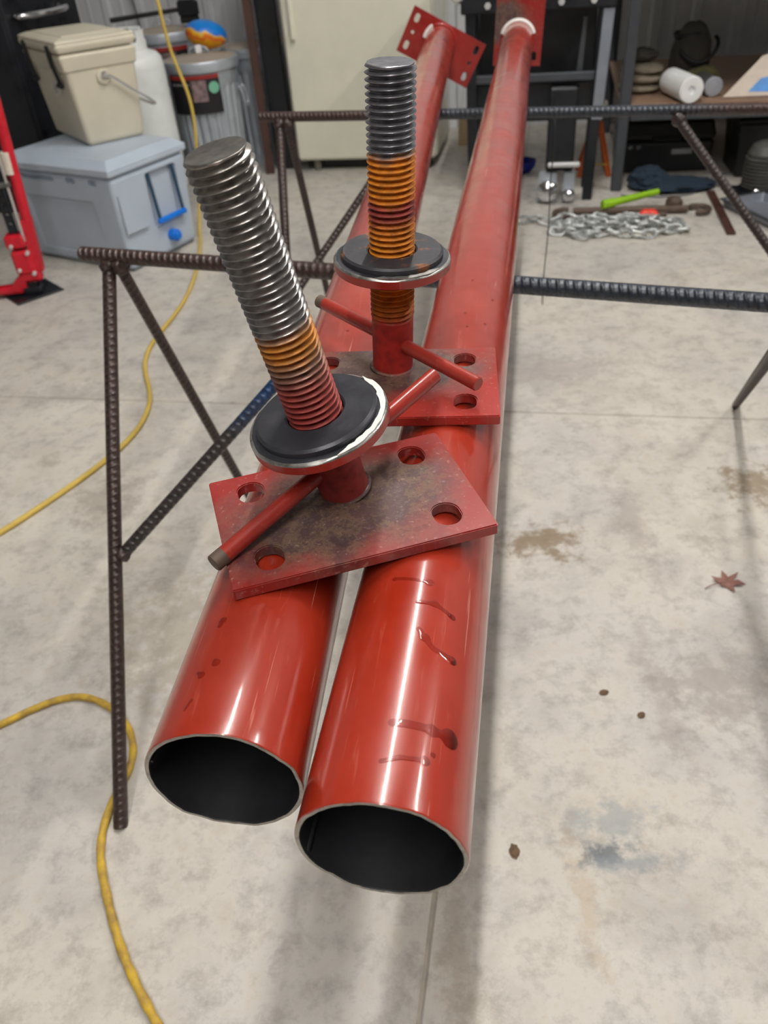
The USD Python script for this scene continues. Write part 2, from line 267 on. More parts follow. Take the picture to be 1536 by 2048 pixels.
def curve(P, n):
    from scipy.interpolate import CubicSpline
    P = np.array(P, float); s = np.r_[0, np.cumsum(np.linalg.norm(np.diff(P, axis=0), axis=1))]; return CubicSpline(s, P)(np.linspace(0, s[-1], n))
def tube(P, r, n=10, rad=None, closed=False):
    P = np.array(P, float); k = len(P); T = np.gradient(P, axis=0) if not closed else np.roll(P, -1, 0)-np.roll(P, 1, 0); T /= np.linalg.norm(T, axis=1)[:, None]
    x = np.cross(T[0], [0, 0, 1.]); x = x if np.linalg.norm(x) > .1 else np.cross(T[0], [1., 0, 0]); rings = []
    a = np.arange(n)/n*2*np.pi
    for i in range(k):
        x = x-(x@T[i])*T[i]; x /= np.linalg.norm(x); y = np.cross(T[i], x); rr = r if rad is None else rad[i]
        rings.append(P[i]+rr*(np.cos(a)[:, None]*x+np.sin(a)[:, None]*y))
    v = np.vstack(rings); f = []
    for i in range(k if closed else k-1):
        for j in range(n):
            p, q = i*n+j, i*n+(j+1) % n; s, t = ((i+1) % k)*n+j, ((i+1) % k)*n+(j+1) % n; f += [(p, q, t), (p, t, s)]
    if not closed:
        v = np.vstack([v, P[0], P[-1]]); e = len(v)
        for j in range(n): f += [(e-2, (j+1) % n, j), (e-1, (k-1)*n+j, (k-1)*n+(j+1) % n)]
    return trimesh.Trimesh(v, np.array(f), process=False)
def grid_tube(R, Z, n, inward=False):
    """Surface of revolution about z with radius R[i, j] at ring i, angle j and height Z[i, j]; closed with caps if R ends at 0."""
    k = len(R); a = np.arange(n)/n*2*np.pi
    v = np.stack([R*np.cos(a), R*np.sin(a), Z], -1).reshape(-1, 3); i, j = np.meshgrid(np.arange(k-1), np.arange(n), indexing='ij'); i, j = i.ravel(), j.ravel(); j2 = (j+1) % n
    A, B, C_, D = i*n+j, i*n+j2, (i+1)*n+j2, (i+1)*n+j; f = np.vstack([np.stack([A, B, C_], 1), np.stack([A, C_, D], 1)])
    return trimesh.Trimesh(v, f[:, ::-1] if inward else f, process=False)
def prism(poly, h): return trimesh.creation.extrude_polygon(poly, h, engine='earcut')
def plate(poly, h, c=.0008):
    """Extruded polygon with a small chamfer on both rims."""
    m = m3.CrossSection([np.array(poly.exterior.coords)[:-1]] + [np.array(i.coords)[:-1] for i in poly.interiors], m3.FillRule.EvenOdd) if hasattr(m3, 'CrossSection') else None
    mid = m.extrude(h-2*c).translate((0, 0, c)); ins = m.offset(-c, m3.JoinType.Miter)
    lo = ins.extrude(h)
    out = (mid + lo).to_mesh(); return trimesh.Trimesh(out.vert_properties[:, :3], out.tri_verts)
def bool_diff(a, b):
    A, B = (m3.Manifold(m3.Mesh(np.asarray(x.vertices, np.float32), np.asarray(x.faces, np.uint32))) for x in (a, b)); o = (A-B).to_mesh(); return trimesh.Trimesh(o.vert_properties[:, :3], o.tri_verts)

# the room's own axes: u along the back wall, v away from the door end
PHI = math.radians(13.); UX, VX = V(math.cos(PHI), -math.sin(PHI), 0), V(math.sin(PHI), math.cos(PHI), 0)
def RM(u, v, z=0.): return UX*u + VX*v + V(0, 0, z)
def room(u, v, z=0., rz=0.):
    """Matrix of a local frame at room place (u, v, z), turned rz degrees from the room's axes."""
    T = frame(RM(u, v, z), (0, 0, 1), UX); return T @ trimesh.transformations.rotation_matrix(math.radians(rz), (0, 0, 1))

# ================================================================ the setting
# floor: slabs parted by sawn joints, on a darker bed
fl = thing('floor', None, None, kind='structure', mtx=room(0, 0))
part(fl, 'joint_bed', mv(trimesh.creation.box((16.4, 15, .1)), .5, -1.6, -.0545), 'joint_dark', False)
uj, vj, g = -.111, 2.066, .0034
us, vs = [-7.6, uj-3.05, uj, uj+3.05, 8.6], [-9.1, vj-3.05, vj, vj+3.05, 5.75]
for a0, a1 in zip(us, us[1:]):
    for b0, b1 in zip(vs, vs[1:]):
        part(fl, 'slab', cbox(a1-a0-2*g, b1-b0-2*g, .06, .003, ((a0+a1)/2, (b0+b1)/2, -.06)), 'concrete', False)
# walls of ribbed sheet metal and the ceiling
def ribbed(w, h):
    xs = [-w/2]
    k = -w/2+.12
    pts = [(-w/2, 0.)]
    while k < w/2-.05:
        pts += [(k-.035, 0.), (k-.018, .018), (k+.018, .018), (k+.035, 0.)]
        if k+.15 < w/2-.02: pts += [(k+.11, 0.), (k+.118, .004), (k+.132, .004), (k+.14, 0.)]
        k += .229
    pts += [(w/2, 0.), (w/2, -.03), (-w/2, -.03)]
    m = prism(Polygon(pts), h); return m
VB, VF, UL, UR, HC = 5.62, -9.0, -7.5, 8.5, 3.75
def wall(name, u, v, rz, w):
    m = ribbed(w, HC); m = tf(m, room(u, v, 0, rz)); p = part('/World', name, m, 'back_wall_metal' if name == 'wall_back' else 'wall_metal', False); tag(stage.GetPrimAtPath(p), kind='structure'); return p
wall('wall_back', (UL+UR)/2, VB, 180, UR-UL)
wall('wall_front', (UL+UR)/2, VF, 0, UR-UL)
wall('wall_left', UL, (VB+VF)/2, -90, VB-VF)
wall('wall_right', UR, (VB+VF)/2, 90, VB-VF)
tag(stage.GetPrimAtPath(part('/World', 'ceiling', tf(mv(trimesh.creation.box((UR-UL+.2, VB-VF+.2, .08)), (UL+UR)/2, (VB+VF)/2, HC+.04), room(0, 0)), 'ceiling_white', False)), kind='structure')
# ceiling lamps: slim tube fixtures in rows; the unseen one behind the viewer is added to deepen shadow
LAMPS = [(-.02, 2.05, 2.4, 'slim tube lamp hung from the ceiling straight above the red pipes'), (-.02, -1.4, 2.4, 'added unseen tube lamp hung from the ceiling behind the viewer'), (2.62, 2.1, 1.5, 'slim tube lamp hung from the ceiling over the right side of the floor')]
for u, v, ln, lb in LAMPS:
    if 1:
        t = thing('ceiling_lamp', lb, 'lamp', mtx=room(u, v, 3.55))
        part(t, 'housing', cbox(.075, ln, .05, .006, (0, 0, .03)), 'ceiling_white'); part(t, 'tube', rod((0, -ln/2+.03, .015), (0, ln/2-.03, .015), .018, 16), 'lamp')
        part(t, 'hanger', rod((0, -ln*.35, .08), (0, -ln*.35, .2), .004, 8), 'black_metal'); part(t, 'hanger', rod((0, ln*.35, .08), (0, ln*.35, .2), .004, 8), 'black_metal')

# ================================================================ sawhorses of ribbed bar
def rebar(a, b, r=.0127, pitch=.0132, h=.0026, n=24, hint=(.3, .2, 1)):
    a, b = np.array(a, float), np.array(b, float); L = np.linalg.norm(b-a); k = int(L/pitch*7); s = np.linspace(0, L, k)[:, None]; th = (np.arange(n)/n*2*np.pi)[None]
    ph = (s/pitch + .30*np.cos(th*1.)) % 1; rib = np.clip(1-np.abs(ph-.5)/.19, 0, 1); rib = np.minimum(rib*1.8, 1)*np.abs(np.sin(th))**.45
    lon = np.clip(1-np.abs(np.sin(th))/.28, 0, 1)
    R = (r-h*.5) + h*np.maximum(rib, lon*.9); R = np.vstack([np.zeros((1, n)), R[:1]*.9, R, R[-1:]*.9, np.zeros((1, n))]); Z = np.vstack([0*th, 0*th, np.broadcast_to(s, (k, n)), 0*th+L, 0*th+L])
    return tf(grid_tube(R, Z, n), frame(a, b-a, hint))
def weld(p, r=.016, seed=0):
    m = trimesh.creation.icosphere(3, 1.); v = m.vertices; d = meshkit.noise(v*2.2+seed*7, seed)[:, None]; m.vertices = v*(r*(.8+.45*d)) + p; return m
def sawhorse(label, bar_a, bar_b, legs, braces, bm, brm):
    t = thing('rebar_sawhorse', label, 'sawhorse')
    part(t, 'top_bar', rebar(bar_a, bar_b), bm, 60)
    for i, (a, b) in enumerate(legs):
        part(t, 'leg', rebar(a, b, .0120 if i % 2 == 0 else .0105, h=.0014, hint=(1, .25, 0)), 'rebar_leg', 60)
        part(t, 'weld', weld(np.array(a)+V(0, 0, .002), .0165, i), 'rebar_leg', 60)
    for i, (a, b) in enumerate(braces):
        part(t, 'brace', rebar(a, b, .0110, h=.002), brm, 60); part(t, 'weld', weld(np.array(a), .0135, 9+i), 'rebar_leg', 60)
    return t
zb = .756
A0, B0 = V(-.523, 1.492, zb), V(.640, 1.000, zb)
TL, FA, FB = V(-.470, 1.463, .736), V(-.506, .770, 0), V(-.338, 1.665, 0)
TR = V(.590, 1.021, .733)
sawhorse('nearer rust-brown ribbed bar sawhorse under the middle of the red pipes', A0, B0,
         [(TL, FA), (TL+V(.022, -.006, 0), FB), (TR+V(0, -.01, 0), (.63, .34, 0)), (TR+V(.012, .004, -.03), (1.054, 1.954, 0))],
         [(TL+(FA-TL)*.53+V(.014, 0, 0), V(-.006, 1.262, .735))], 'rebar_bar', 'rebar_brace')
RA, RB = V(-.262, 2.548, zb), V(1.25, 2.062, zb)
TL2 = V(-.205, 2.518, .735); TR2 = V(.845, 2.178, .735)
sawhorse('farther dark ribbed bar sawhorse under the back ends of the red pipes', RA, RB,
         [(TL2, (-.235, 1.900, 0)), (TL2+V(.024, -.006, 0), (-.125, 2.80, 0)), (TR2, (1.39, 1.62, 0))],
         [(TL2+(V(-.235, 1.90, 0)-TL2)*.53+V(.012, 0, 0), V(.17, 2.40, .735))], 'rebar_rear', 'rebar_leg')

# ================================================================ the two red steel columns
RP = .0508; PL = 2.95
AX_R = V(.21066, .97756, 0); AX_L = V(.15473, .98796, 0)
C_R = V(-.01896, .23595, .8195); C_L = V(-.1146, .28989, .8195)
def pipe(label, c, ax, seed, plate_rot, plate_size, plate_off, bead):
    t = thing('steel_column', label, 'pipe', mtx=frame(c, ax, np.cross((0, 0, 1), ax)))       # local: x left, y up, z along the pipe
    n = 128; a = np.arange(n)/n*2*np.pi
    edge = .0030*(meshkit.fbm(np.stack([np.cos(a)*3, np.sin(a)*3, 0*a+seed], 1), 4, seed)-.5)
    zs = np.r_[0, .001, .01, np.linspace(.05, PL-.0105, 60)][:, None]
    fade = np.exp(-zs/.01)
    R = np.full((len(zs), n), RP); R[0] -= .0007
    part(t, 'tube_wall', grid_tube(R, zs+edge[None]*fade, n), 'pipe_red', True)
    ri = RP-.0036
    Ri = np.full((len(zs), n), ri); Ri[0] += .0006
    part(t, 'bore', grid_tube(Ri, zs+edge[None]*fade, n, True), 'bore_scale', True, label='dark mill-scaled inside of the pipe')
    rim_r = np.stack([np.full(n, RP-.0007), np.full(n, RP-.0016), np.full(n, ri+.0012), np.full(n, ri+.0006)]); rz = np.stack([edge, edge-.0004, edge-.0003, edge])
    rim_r = rim_r + .0003*(meshkit.noise(np.stack([np.cos(a)*14, np.sin(a)*14, 0*a], 1), seed)[None]-.5)
    part(t, 'cut_edge', grid_tube(rim_r, rz, n, True), 'cut_steel', True, label='bare silver cut edge of the pipe')
    s0 = math.radians(-16 if seed == 1 else 20)
    part(t, 'weld_seam', mv(tube([(math.cos(s0)*ri, math.sin(s0)*ri, z) for z in np.linspace(.002, 1.2, 30)], .0016, 8), 0, 0, 0), 'bore_scale', True)
    w, h = plate_size; outl = sbox(-w/2, -h/2, w/2, h/2)
    holes = [affinity.translate(LineString([(0, -.006), (0, .006)]).buffer(.0085), sx*(w/2-.024), sy*(h/2-.03)) for sx in (-1, 1) for sy in (-1, 1)] + [affinity.translate(Point(0, 0).buffer(.006), *((0, q*(h/2-.03)) if h > w else (q*(w/2-.028), 0))) for q in (-1, 1)]
    pm_ = plate(outl.difference(unary_union(holes)), .0095)
    pm_ = rot(pm_, plate_rot); part(t, 'end_plate', mv(pm_, plate_off[0], plate_off[1], PL-.0095), 'plate_far_worn' if seed == 1 else 'plate_red_far', 30)
    # fillet weld round the joint; one arc of it coloured plain white
    def fillet(a0, a1, r, k=60):
        an = np.radians(np.linspace(a0, a1, k)); return tube(np.stack([(RP+r*.5)*np.cos(an), (RP+r*.5)*np.sin(an), 0*an+PL-.0125], 1), r, 8, closed=False)
    part(t, 'weld_bead', fillet(bead[1], bead[0]+360, .0055), 'plate_red_far', True)
    part(t, 'weld_bead', fillet(bead[0], bead[1], .0075), 'plain_white', True, label='plain white stretch of weld')
    return t
def on_pipe(s, th, r=RP):                                        # local place on the pipe's skin: s along it, th degrees right of the top
    th = math.radians(th); return V(-math.sin(th)*r, math.cos(th)*r, s)
def wet(t, pts, wid, hgt=.0004):
    """A film of water on the pipe: a blob outline in (arc, length), laid on the skin with a domed thickness."""
    P = [(RP*math.radians(th), s) for s, th in pts]
    sh = unary_union([Point(x, y).buffer(wid*(.35+.9*random.random())) for x, y in P] + [LineString(P).buffer(wid*.45)]) if len(P) > 1 else Point(P[0]).buffer(wid)
    sh = sh.buffer(wid*.4).buffer(-wid*.4); ex = np.array(sh.exterior.simplify(wid*.06).coords)[:-1]
    tri = trimesh.creation.triangulate_polygon(Polygon(ex), engine='earcut'); m = trimesh.Trimesh(np.c_[tri[0], np.zeros(len(tri[0]))], tri[1])
    for _ in range(2): m = m.subdivide()
    b = Polygon(ex).exterior; d = np.array([b.distance(Point(p[:2])) for p in m.vertices]); top = hgt*np.sqrt(np.clip(d/(wid*.5), 0, 1))
    def lay(hh): x, y = m.vertices[:, 0], m.vertices[:, 1]; return np.stack([-np.sin(x/RP)*(RP+hh), np.cos(x/RP)*(RP+hh), y], 1)
    v = np.vstack([lay(.00003+top), lay(-.0001+0*top)]); k = len(m.vertices)
    F_ = m.faces if np.cross(m.vertices[m.faces[0, 1]]-m.vertices[m.faces[0, 0]], m.vertices[m.faces[0, 2]]-m.vertices[m.faces[0, 0]])[2] > 0 else m.faces[:, ::-1]
    edges = trimesh.Trimesh(m.vertices, F_, process=False); be = edges.edges[trimesh.grouping.group_rows(edges.edges_sorted, require_count=1)]
    side = np.vstack([np.stack([be[:, 1], be[:, 0], be[:, 0]+k], 1), np.stack([be[:, 1], be[:, 0]+k, be[:, 1]+k], 1)])
    part(t, 'water_film' if len(P) > 1 else 'water_drop', trimesh.Trimesh(v, np.vstack([F_, F_[:, ::-1]+k, side]), process=False), 'water', True)
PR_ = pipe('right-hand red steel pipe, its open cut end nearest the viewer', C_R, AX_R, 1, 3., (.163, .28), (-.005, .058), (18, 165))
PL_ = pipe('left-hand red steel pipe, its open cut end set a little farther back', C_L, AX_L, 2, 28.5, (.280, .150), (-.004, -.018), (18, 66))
for pts, w in (([(.1741, -16.4), (.1729, -1.9), (.1716, 12.2)], .0034), ([(.1514, 5.1), (.1525, 18.6), (.1469, 34.2)], .0040), ([(.1268, 9.7), (.1207, 15.), (.1132, 22.2), (.1108, 38.7)], .0048), ([(.0514, 2.7), (.0528, 17.5), (.053, 30.), (.0539, 44.2)], .0062), ([(.0251, -.1), (.0292, 11.3), (.0317, 27.6)], .0036)): wet(PR_, pts, w)
for s, th in ((.612, .9), (.5782, 6.9), (.7053, 3.), (.6669, 34.4), (.5957, 28.2), (.1471, 31.9), (.1095, 39.3), (.0376, 32.6)): wet(PR_, [(s, th)], .0017, .0010)
for pts in ([(.0923, -18.2), (.088, -19)], [(.0558, -12.3), (.054, -11)], [(.0479, -24.3), (.045, -20)], [(.0253, -20.9), (.0226, -22.3), (.019, -24)]): wet(PL_, pts, .0026)
wet(PL_, [(.4645, -40.4)], .0018, .001); wet(PL_, [(.5345, 10.5)], .0018, .001)

# ================================================================ the two screw-jack bases lying across the pipes
ZP = .8195+RP
def screw(L, r, z0, pitch=.0051, depth=.0040, n=80):
    """Worn round thread from z0 to L on a plain shank; pointed crests and rounded roots as a helix, the top end broken by a chamfer."""
    zs = np.concatenate([np.linspace(0, z0-.004, 8), np.arange(z0, L-.002, pitch/11.), [L-.001]])[:, None]; th = (np.arange(n)/n*2*np.pi)[None]
    ph = (zs/pitch - th/(2*np.pi)) % 1; w = np.abs(ph-.5)*2; prof = np.clip(1.12-w*1.3, 0, 1)**.9            # 1 at the crest
    k = np.clip((zs-z0)/.006, 0, 1); R = (r-.0009) * (1-k) + k*(r-depth*(1-prof)); R = np.minimum(R, r-.0016*np.clip((zs-(L-.0035))/.003, 0, 1))
    dent = .0004*(meshkit.fbm(np.stack(np.broadcast_arrays(np.cos(th)*4, np.sin(th)*4, zs*60), -1), 3, 3)-.5); R = R + dent*k
    R = np.vstack([np.zeros((1, n)), R[:1], R, [[r-.0022]*n], np.full((1, n), r*.55), np.zeros((1, n))]); e = L-.0003*meshkit.noise(np.stack([np.cos(th[0])*5, np.sin(th[0])*5, 0*th[0]], 1), 5)[None]
    Z = np.vstack([0*th, 0*th, np.broadcast_to(zs, (len(zs), n)), e, 0*th+L-.0012, 0*th+L-.0010]); return grid_tube(R, Z, n)
def jack(label, center, yaw, B, lean, hw, pin_ang, p0, p1, mats, size):
    t = thing('screw_jack_base', label, 'screw jack', loc=(center[0], center[1], ZP+.0002))
    w, h = size; out = sbox(-w/2, -h/2, w/2, h/2).buffer(-.002).buffer(.002)
    hs = [affinity.translate(LineString([(0, -.0026), (0, .0026)]).buffer(.0104), sx*(w/2-.031), sy*(h/2-.026)) for sx in (-1, 1) for sy in (-1, 1)]
    pmesh = rot(plate(out.difference(unary_union(hs)), .0095, .0009), 0)
    px = numbered(t+'/base_plate'); g = usdkit.mesh(stage, px, pmesh, MAT[mats[0]], smooth=30); UsdGeom.Xformable(g).AddRotateZOp().Set(float(yaw))
    o = V(B[0]-center[0], B[1]-center[1], .0095); ax = V(lean[0], lean[1], 1); ax /= np.linalg.norm(ax)
    u = np.cross((0, 1., 0), ax); u /= np.linalg.norm(u); T = frame(o, ax, u)
    L, rs = .2673, .0206
    def sub(name, m, material, smooth=40, lab=None):
        p = numbered(t+'/'+name); gg = usdkit.mesh(stage, p, m, MAT[material], smooth=smooth); UsdGeom.Xformable(gg).AddTransformOp().Set(Gf.Matrix4d(*T.T.ravel().tolist())); tag(gg.GetPrim(), lab); return p
    tilt = math.tan(math.acos(ax[2])); sub('screw_shaft', mv(screw(L, rs, mats[3]), 0, 0, 0), mats[1], True)
    sub('shank_weld', lathe([(rs-.001, -.0005), (rs+.0022, .0002), (rs+.0012, .0016), (rs-.001, .002)], 48), mats[0], True)
    r1, r2, t1, t2 = .0459, .0529, .0059, .0098
    # lower plate collar: painted flank, worn silver rim
    fl_ = lathe([(rs+.0006, hw-t2), (r2-.001, hw-t2), (r2, hw-t2+.001), (r2, hw-.0022)], 96)
    sub('collar_flange', fl_, 'part_red', 30)
    n = 96; a = np.arange(n)/n*2*np.pi; nz = meshkit.fbm(np.stack([np.cos(a)*4, np.sin(a)*4, 0*a+hw], 1), 3, 4)[None]-.5
    R_ = np.stack([np.full(n, r2), np.full(n, r2-.0006), np.full(n, r2-.0022)]); Z_ = np.stack([np.full(n, hw-.0024), np.full(n, hw-.0009), np.full(n, hw-.0002)]); Z_[1:2] += .0012*nz; R_[:2] += .0008*nz; R_[0] = r2; R_[2] += .0022*nz[0]
    R3 = np.stack([R_[2], np.full(n, r1-.002), np.full(n, rs+.0006)]); Z3 = np.stack([Z_[2], np.full(n, hw), np.full(n, hw)])
    sub('worn_rim', grid_tube(R_, Z_, n), mats[2], 40, 'silver worn rim of the flange'); sub('flange_top', grid_tube(R3, Z3, n), 'washer_dark', 40)
    if mats[2] == 'plain_white' or True:
        c0, c1 = mats[4]; an = np.radians(np.linspace(c0, c1, 40)); ro = r2-.0004-.0016*meshkit.noise(np.stack([an*9, an*0, an*0], 1), 2); ri_ = r1+.0004+.0022*meshkit.noise(np.stack([an*11, an*0+5, an*0], 1), 6); wd = np.clip(np.sin(np.linspace(0, math.pi, 40))*3, 0, 1); ri_ = ro-(ro-ri_)*wd
        sm = plate(Polygon(np.vstack([np.stack([ro*np.cos(an), ro*np.sin(an)], 1), np.stack([ri_*np.cos(an), ri_*np.sin(an)], 1)[::-1]])).buffer(.0001), .0007, .0001); sub('paint_smear', mv(sm, 0, 0, hw-.0001), 'plain_white' if mats[5] else 'silver_worn', 30)
    sub('thrust_washer', lathe([(rs+.0009, hw), (r1, hw), (r1, hw+t1-.0018), (r1-.002, hw+t1), (rs+.0025, hw+t1), (rs+.0009, hw+t1-.0012), (rs+.0009, hw)], 96), 'washer_dark' if mats[5] else 'washer_rust', 30, 'black steel washer on the flange')
    hp = .0289; pd = V(math.cos(pin_ang), math.sin(pin_ang), 0); c = V(0, 0, hp)
    sub('turning_pin', rod(c-pd*p0, c+pd*p1, .0066, 28, c=.0009), 'part_red', 30)
    sub('worn_pin_end', lathe([(0, 0)], 8) if 0 else rod(c-pd*(p0+.0002), c-pd*(p0-.011), .0067, 28, c=.0009), 'hook_rust', 30, 'bare brownish end of the pin')
    return t
jack('screw jack base across the near ends of the pipes, its threaded screw leaning left', (-.0290, .4880), 13.8, (-.0296, .5074), (-.1823, -.0984), .0731, .7222, .1224, .1198, ('plate_red', 'screw_near', 'silver_worn', .070, (-75, 45), True), (.1975, .136))
jack('screw jack base behind the leaning one, its rusty threaded screw upright', (.0200, .6730), -7.3, (.0216, .7051), (.0515, -.0443), .1132, -.8971, .1152, .1130, ('rear_plate_red', 'screw_rear', 'silver_worn', .052, (-110, -40), False), (.1985, .133))

# ================================================================ coolers, tank and cans along the left
def at(x, y, z=0., yaw=0.): return trimesh.transformations.translation_matrix((x, y, z)) @ trimesh.transformations.rotation_matrix(math.radians(yaw), (0, 0, 1))
t = thing('large_cooler', 'large pale grey-blue hard cooler with blue drain plug, on the floor under the tan one', 'cooler', mtx=at(-1.149, 3.804, 0, -33.4))
body = rfrust(.625, .425, .655, .455, .012, .402, .022)
body = bool_diff(body, cbox(.44, .024, .25, .01, (-.03, -.222, .05)))
body = bool_diff(body, cbox(.03, .19, .235, .01, (.322, .06, .14)))
for x0, x1 in ((-.24, -.02), (.05, .11), (.19, .24)): body = bool_diff(body, cbox(x1-x0, .03, .022, .003, ((x0+x1)/2, -.222, .366)))
part(t, 'body', body, 'grey_plastic', 25)
part(t, 'lid', [rfrust(.675, .475, .675, .475, .404, .432, .012), rfrust(.675, .475, .60, .40, .422, .4645, .008)], 'grey_plastic', 25)
part(t, 'foot_skirt', rfrust(.60, .40, .61, .41, .0, .03, .012), 'grey_dark_plastic', 25)
part(t, 'corner_rib', mv(rot(rot(prism(Polygon([(0, 0), (.13, 0), (.06, .07), (0, .16)]), .012), 90, (1, 0, 0)), 90), .322, -.21, .17), 'grey_plastic', False)
hx, hy0, hy1 = .335, -.015, .135
for y in (hy0, hy1): part(t, 'strap', bar((hx-.012, y, .37), (hx+.004, y, .175), .010, .016), 'navy_strap')
part(t, 'handle_grip', rod((hx+.005, hy0-.012, .17), (hx+.005, hy1+.012, .17), .0125, 18, c=.003), 'blue_plastic', label='bright blue handle grip')
part(t, 'drain_plug', [rod((.31, .055, .085), (.352, .055, .085), .026, 24, c=.004), rod((.35, .055, .085), (.362, .055, .085), .018, 18, c=.003)], 'blue_plastic', label='bright blue drain plug')

t = thing('small_cooler', 'tan hard cooler with black rubber latches standing on the grey-blue cooler', 'cooler', mtx=at(-1.150, 4.005, .4652, 33.5) @ np.diag([1., .9, 1., 1.]))
part(t, 'body', rfrust(.265, .50, .305, .535, 0, .30, .022), 'tan_plastic', 25)
part(t, 'rim', rfrust(.322, .552, .334, .564, .285, .352, .014), 'tan_plastic', 25)
part(t, 'lid', [rfrust(.338, .568, .344, .574, .356, .392, .014), rfrust(.338, .568, .29, .52, .385, .408, .008)], 'tan_plastic', 25)
part(t, 'lid_panel', rfrust(.24, .45, .23, .44, .402, .412, .005), 'tan_plastic', 25)
for y in (-.175, .19): part(t, 'latch', [bar((-.176, y, .385), (-.174, y, .30), .026, .012, x=(0, 1, 0)), bar((-.173, y, .31), (-.160, y, .235), .022, .012, x=(0, 1, 0)), rod((-.164, y-.02, .236), (-.164, y+.02, .236), .011, 14)], 'black_rubber', label='black rubber latch')
bx_ = -.1495
bd = thing
for r0, r1, mt in ((.032, .0285, 'label_white'), (.0235, .0215, 'label_grey')): part(t, 'badge_ring', mv(rot(rot(lathe([(r1, 0), (r0, 0), (r0, .0012), (r1, .0012), (r1, 0)], 40), -90, (0, 1, 0)), 3.8, (0, 1, 0)), bx_-.0005, -.035, .215), mt)
part(t, 'badge_mark', mv(rot(rot(plate(Polygon([(-.009, -.008), (-.003, .009), (0, .002), (.004, .009), (.009, -.008), (.002, -.003), (-.002, -.003)]), .0014, .0002), -90, (0, 1, 0)), 90, (1, 0, 0)), bx_-.0004, -.035, .215), 'label_grey', False)
part(t, 'handle_lug', tf(cyl(.03, .022, 28, c=.004), frame((0, -.257, .255), (0, -1, .02))), 'tan_plastic', 25); part(t, 'handle_lug', tf(cyl(.03, .022, 28, c=.004), frame((0, .257, .255), (0, 1, .02))), 'tan_plastic', 25)
P = [(0, -.291, .265), (.03, -.291, .25), (.10, -.291, .195), (.17, -.287, .145), (.192, -.27, .128), (.196, 0, .122), (.192, .27, .128), (.17, .287, .145), (.10, .291, .195), (0, .291, .265)]
part(t, 'bail_handle', tube(curve(P, 60), .0055, 10), 'chrome', True)
part(t, 'handle_pivot', rod((0, -.273, .265), (0, -.301, .265), .012, 18, c=.003), 'chrome'); part(t, 'handle_pivot', rod((0, .273, .265), (0, .301, .265), .012, 18, c=.003), 'chrome')

t = thing('gas_tank', 'white upright gas cylinder between the coolers and the metal cans', 'gas tank', mtx=at(-1.05, 4.475, 0, 20))
r_ = .16
part(t, 'body', lathe([(0, .03), (.08, .032), (.13, .05), (.152, .085), (r_, .12), (r_, .655), (.154, .69), (.135, .712), (.09, .727), (.045, .732), (0, .734)], 56), 'tank_white', True)
part(t, 'foot_ring', lathe([(.115, 0), (.12, 0), (.12, .06), (.115, .06), (.115, 0)], 40), 'tank_white')
col = lathe([(.092, .715), (.097, .715), (.099, .805), (.104, .815), (.092, .81), (.092, .715)], 48)
col = bool_diff(col, cbox(.1, .09, .06, .01, (.1, 0, .765))); col = bool_diff(col, cbox(.09, .1, .055, .01, (0, -.1, .765))); col = bool_diff(col, cbox(.1, .12, .12, .01, (-.1, 0, .745)))
part(t, 'collar', col, 'tank_white', 30)
part(t, 'valve', [cyl(.018, .07, 16), mv(cyl(.03, .02, 20, c=.004), 0, 0, .075), rod((0, 0, .04), (.06, 0, .04), .013, 14)][0:3] and [mv(m_, 0, 0, .725) for m_ in (cyl(.018, .07, 16), mv(cyl(.03, .02, 20, c=.004), 0, 0, .072), rod((0, 0, .04), (.05, 0, .04), .013, 14))], 'machine_grey')

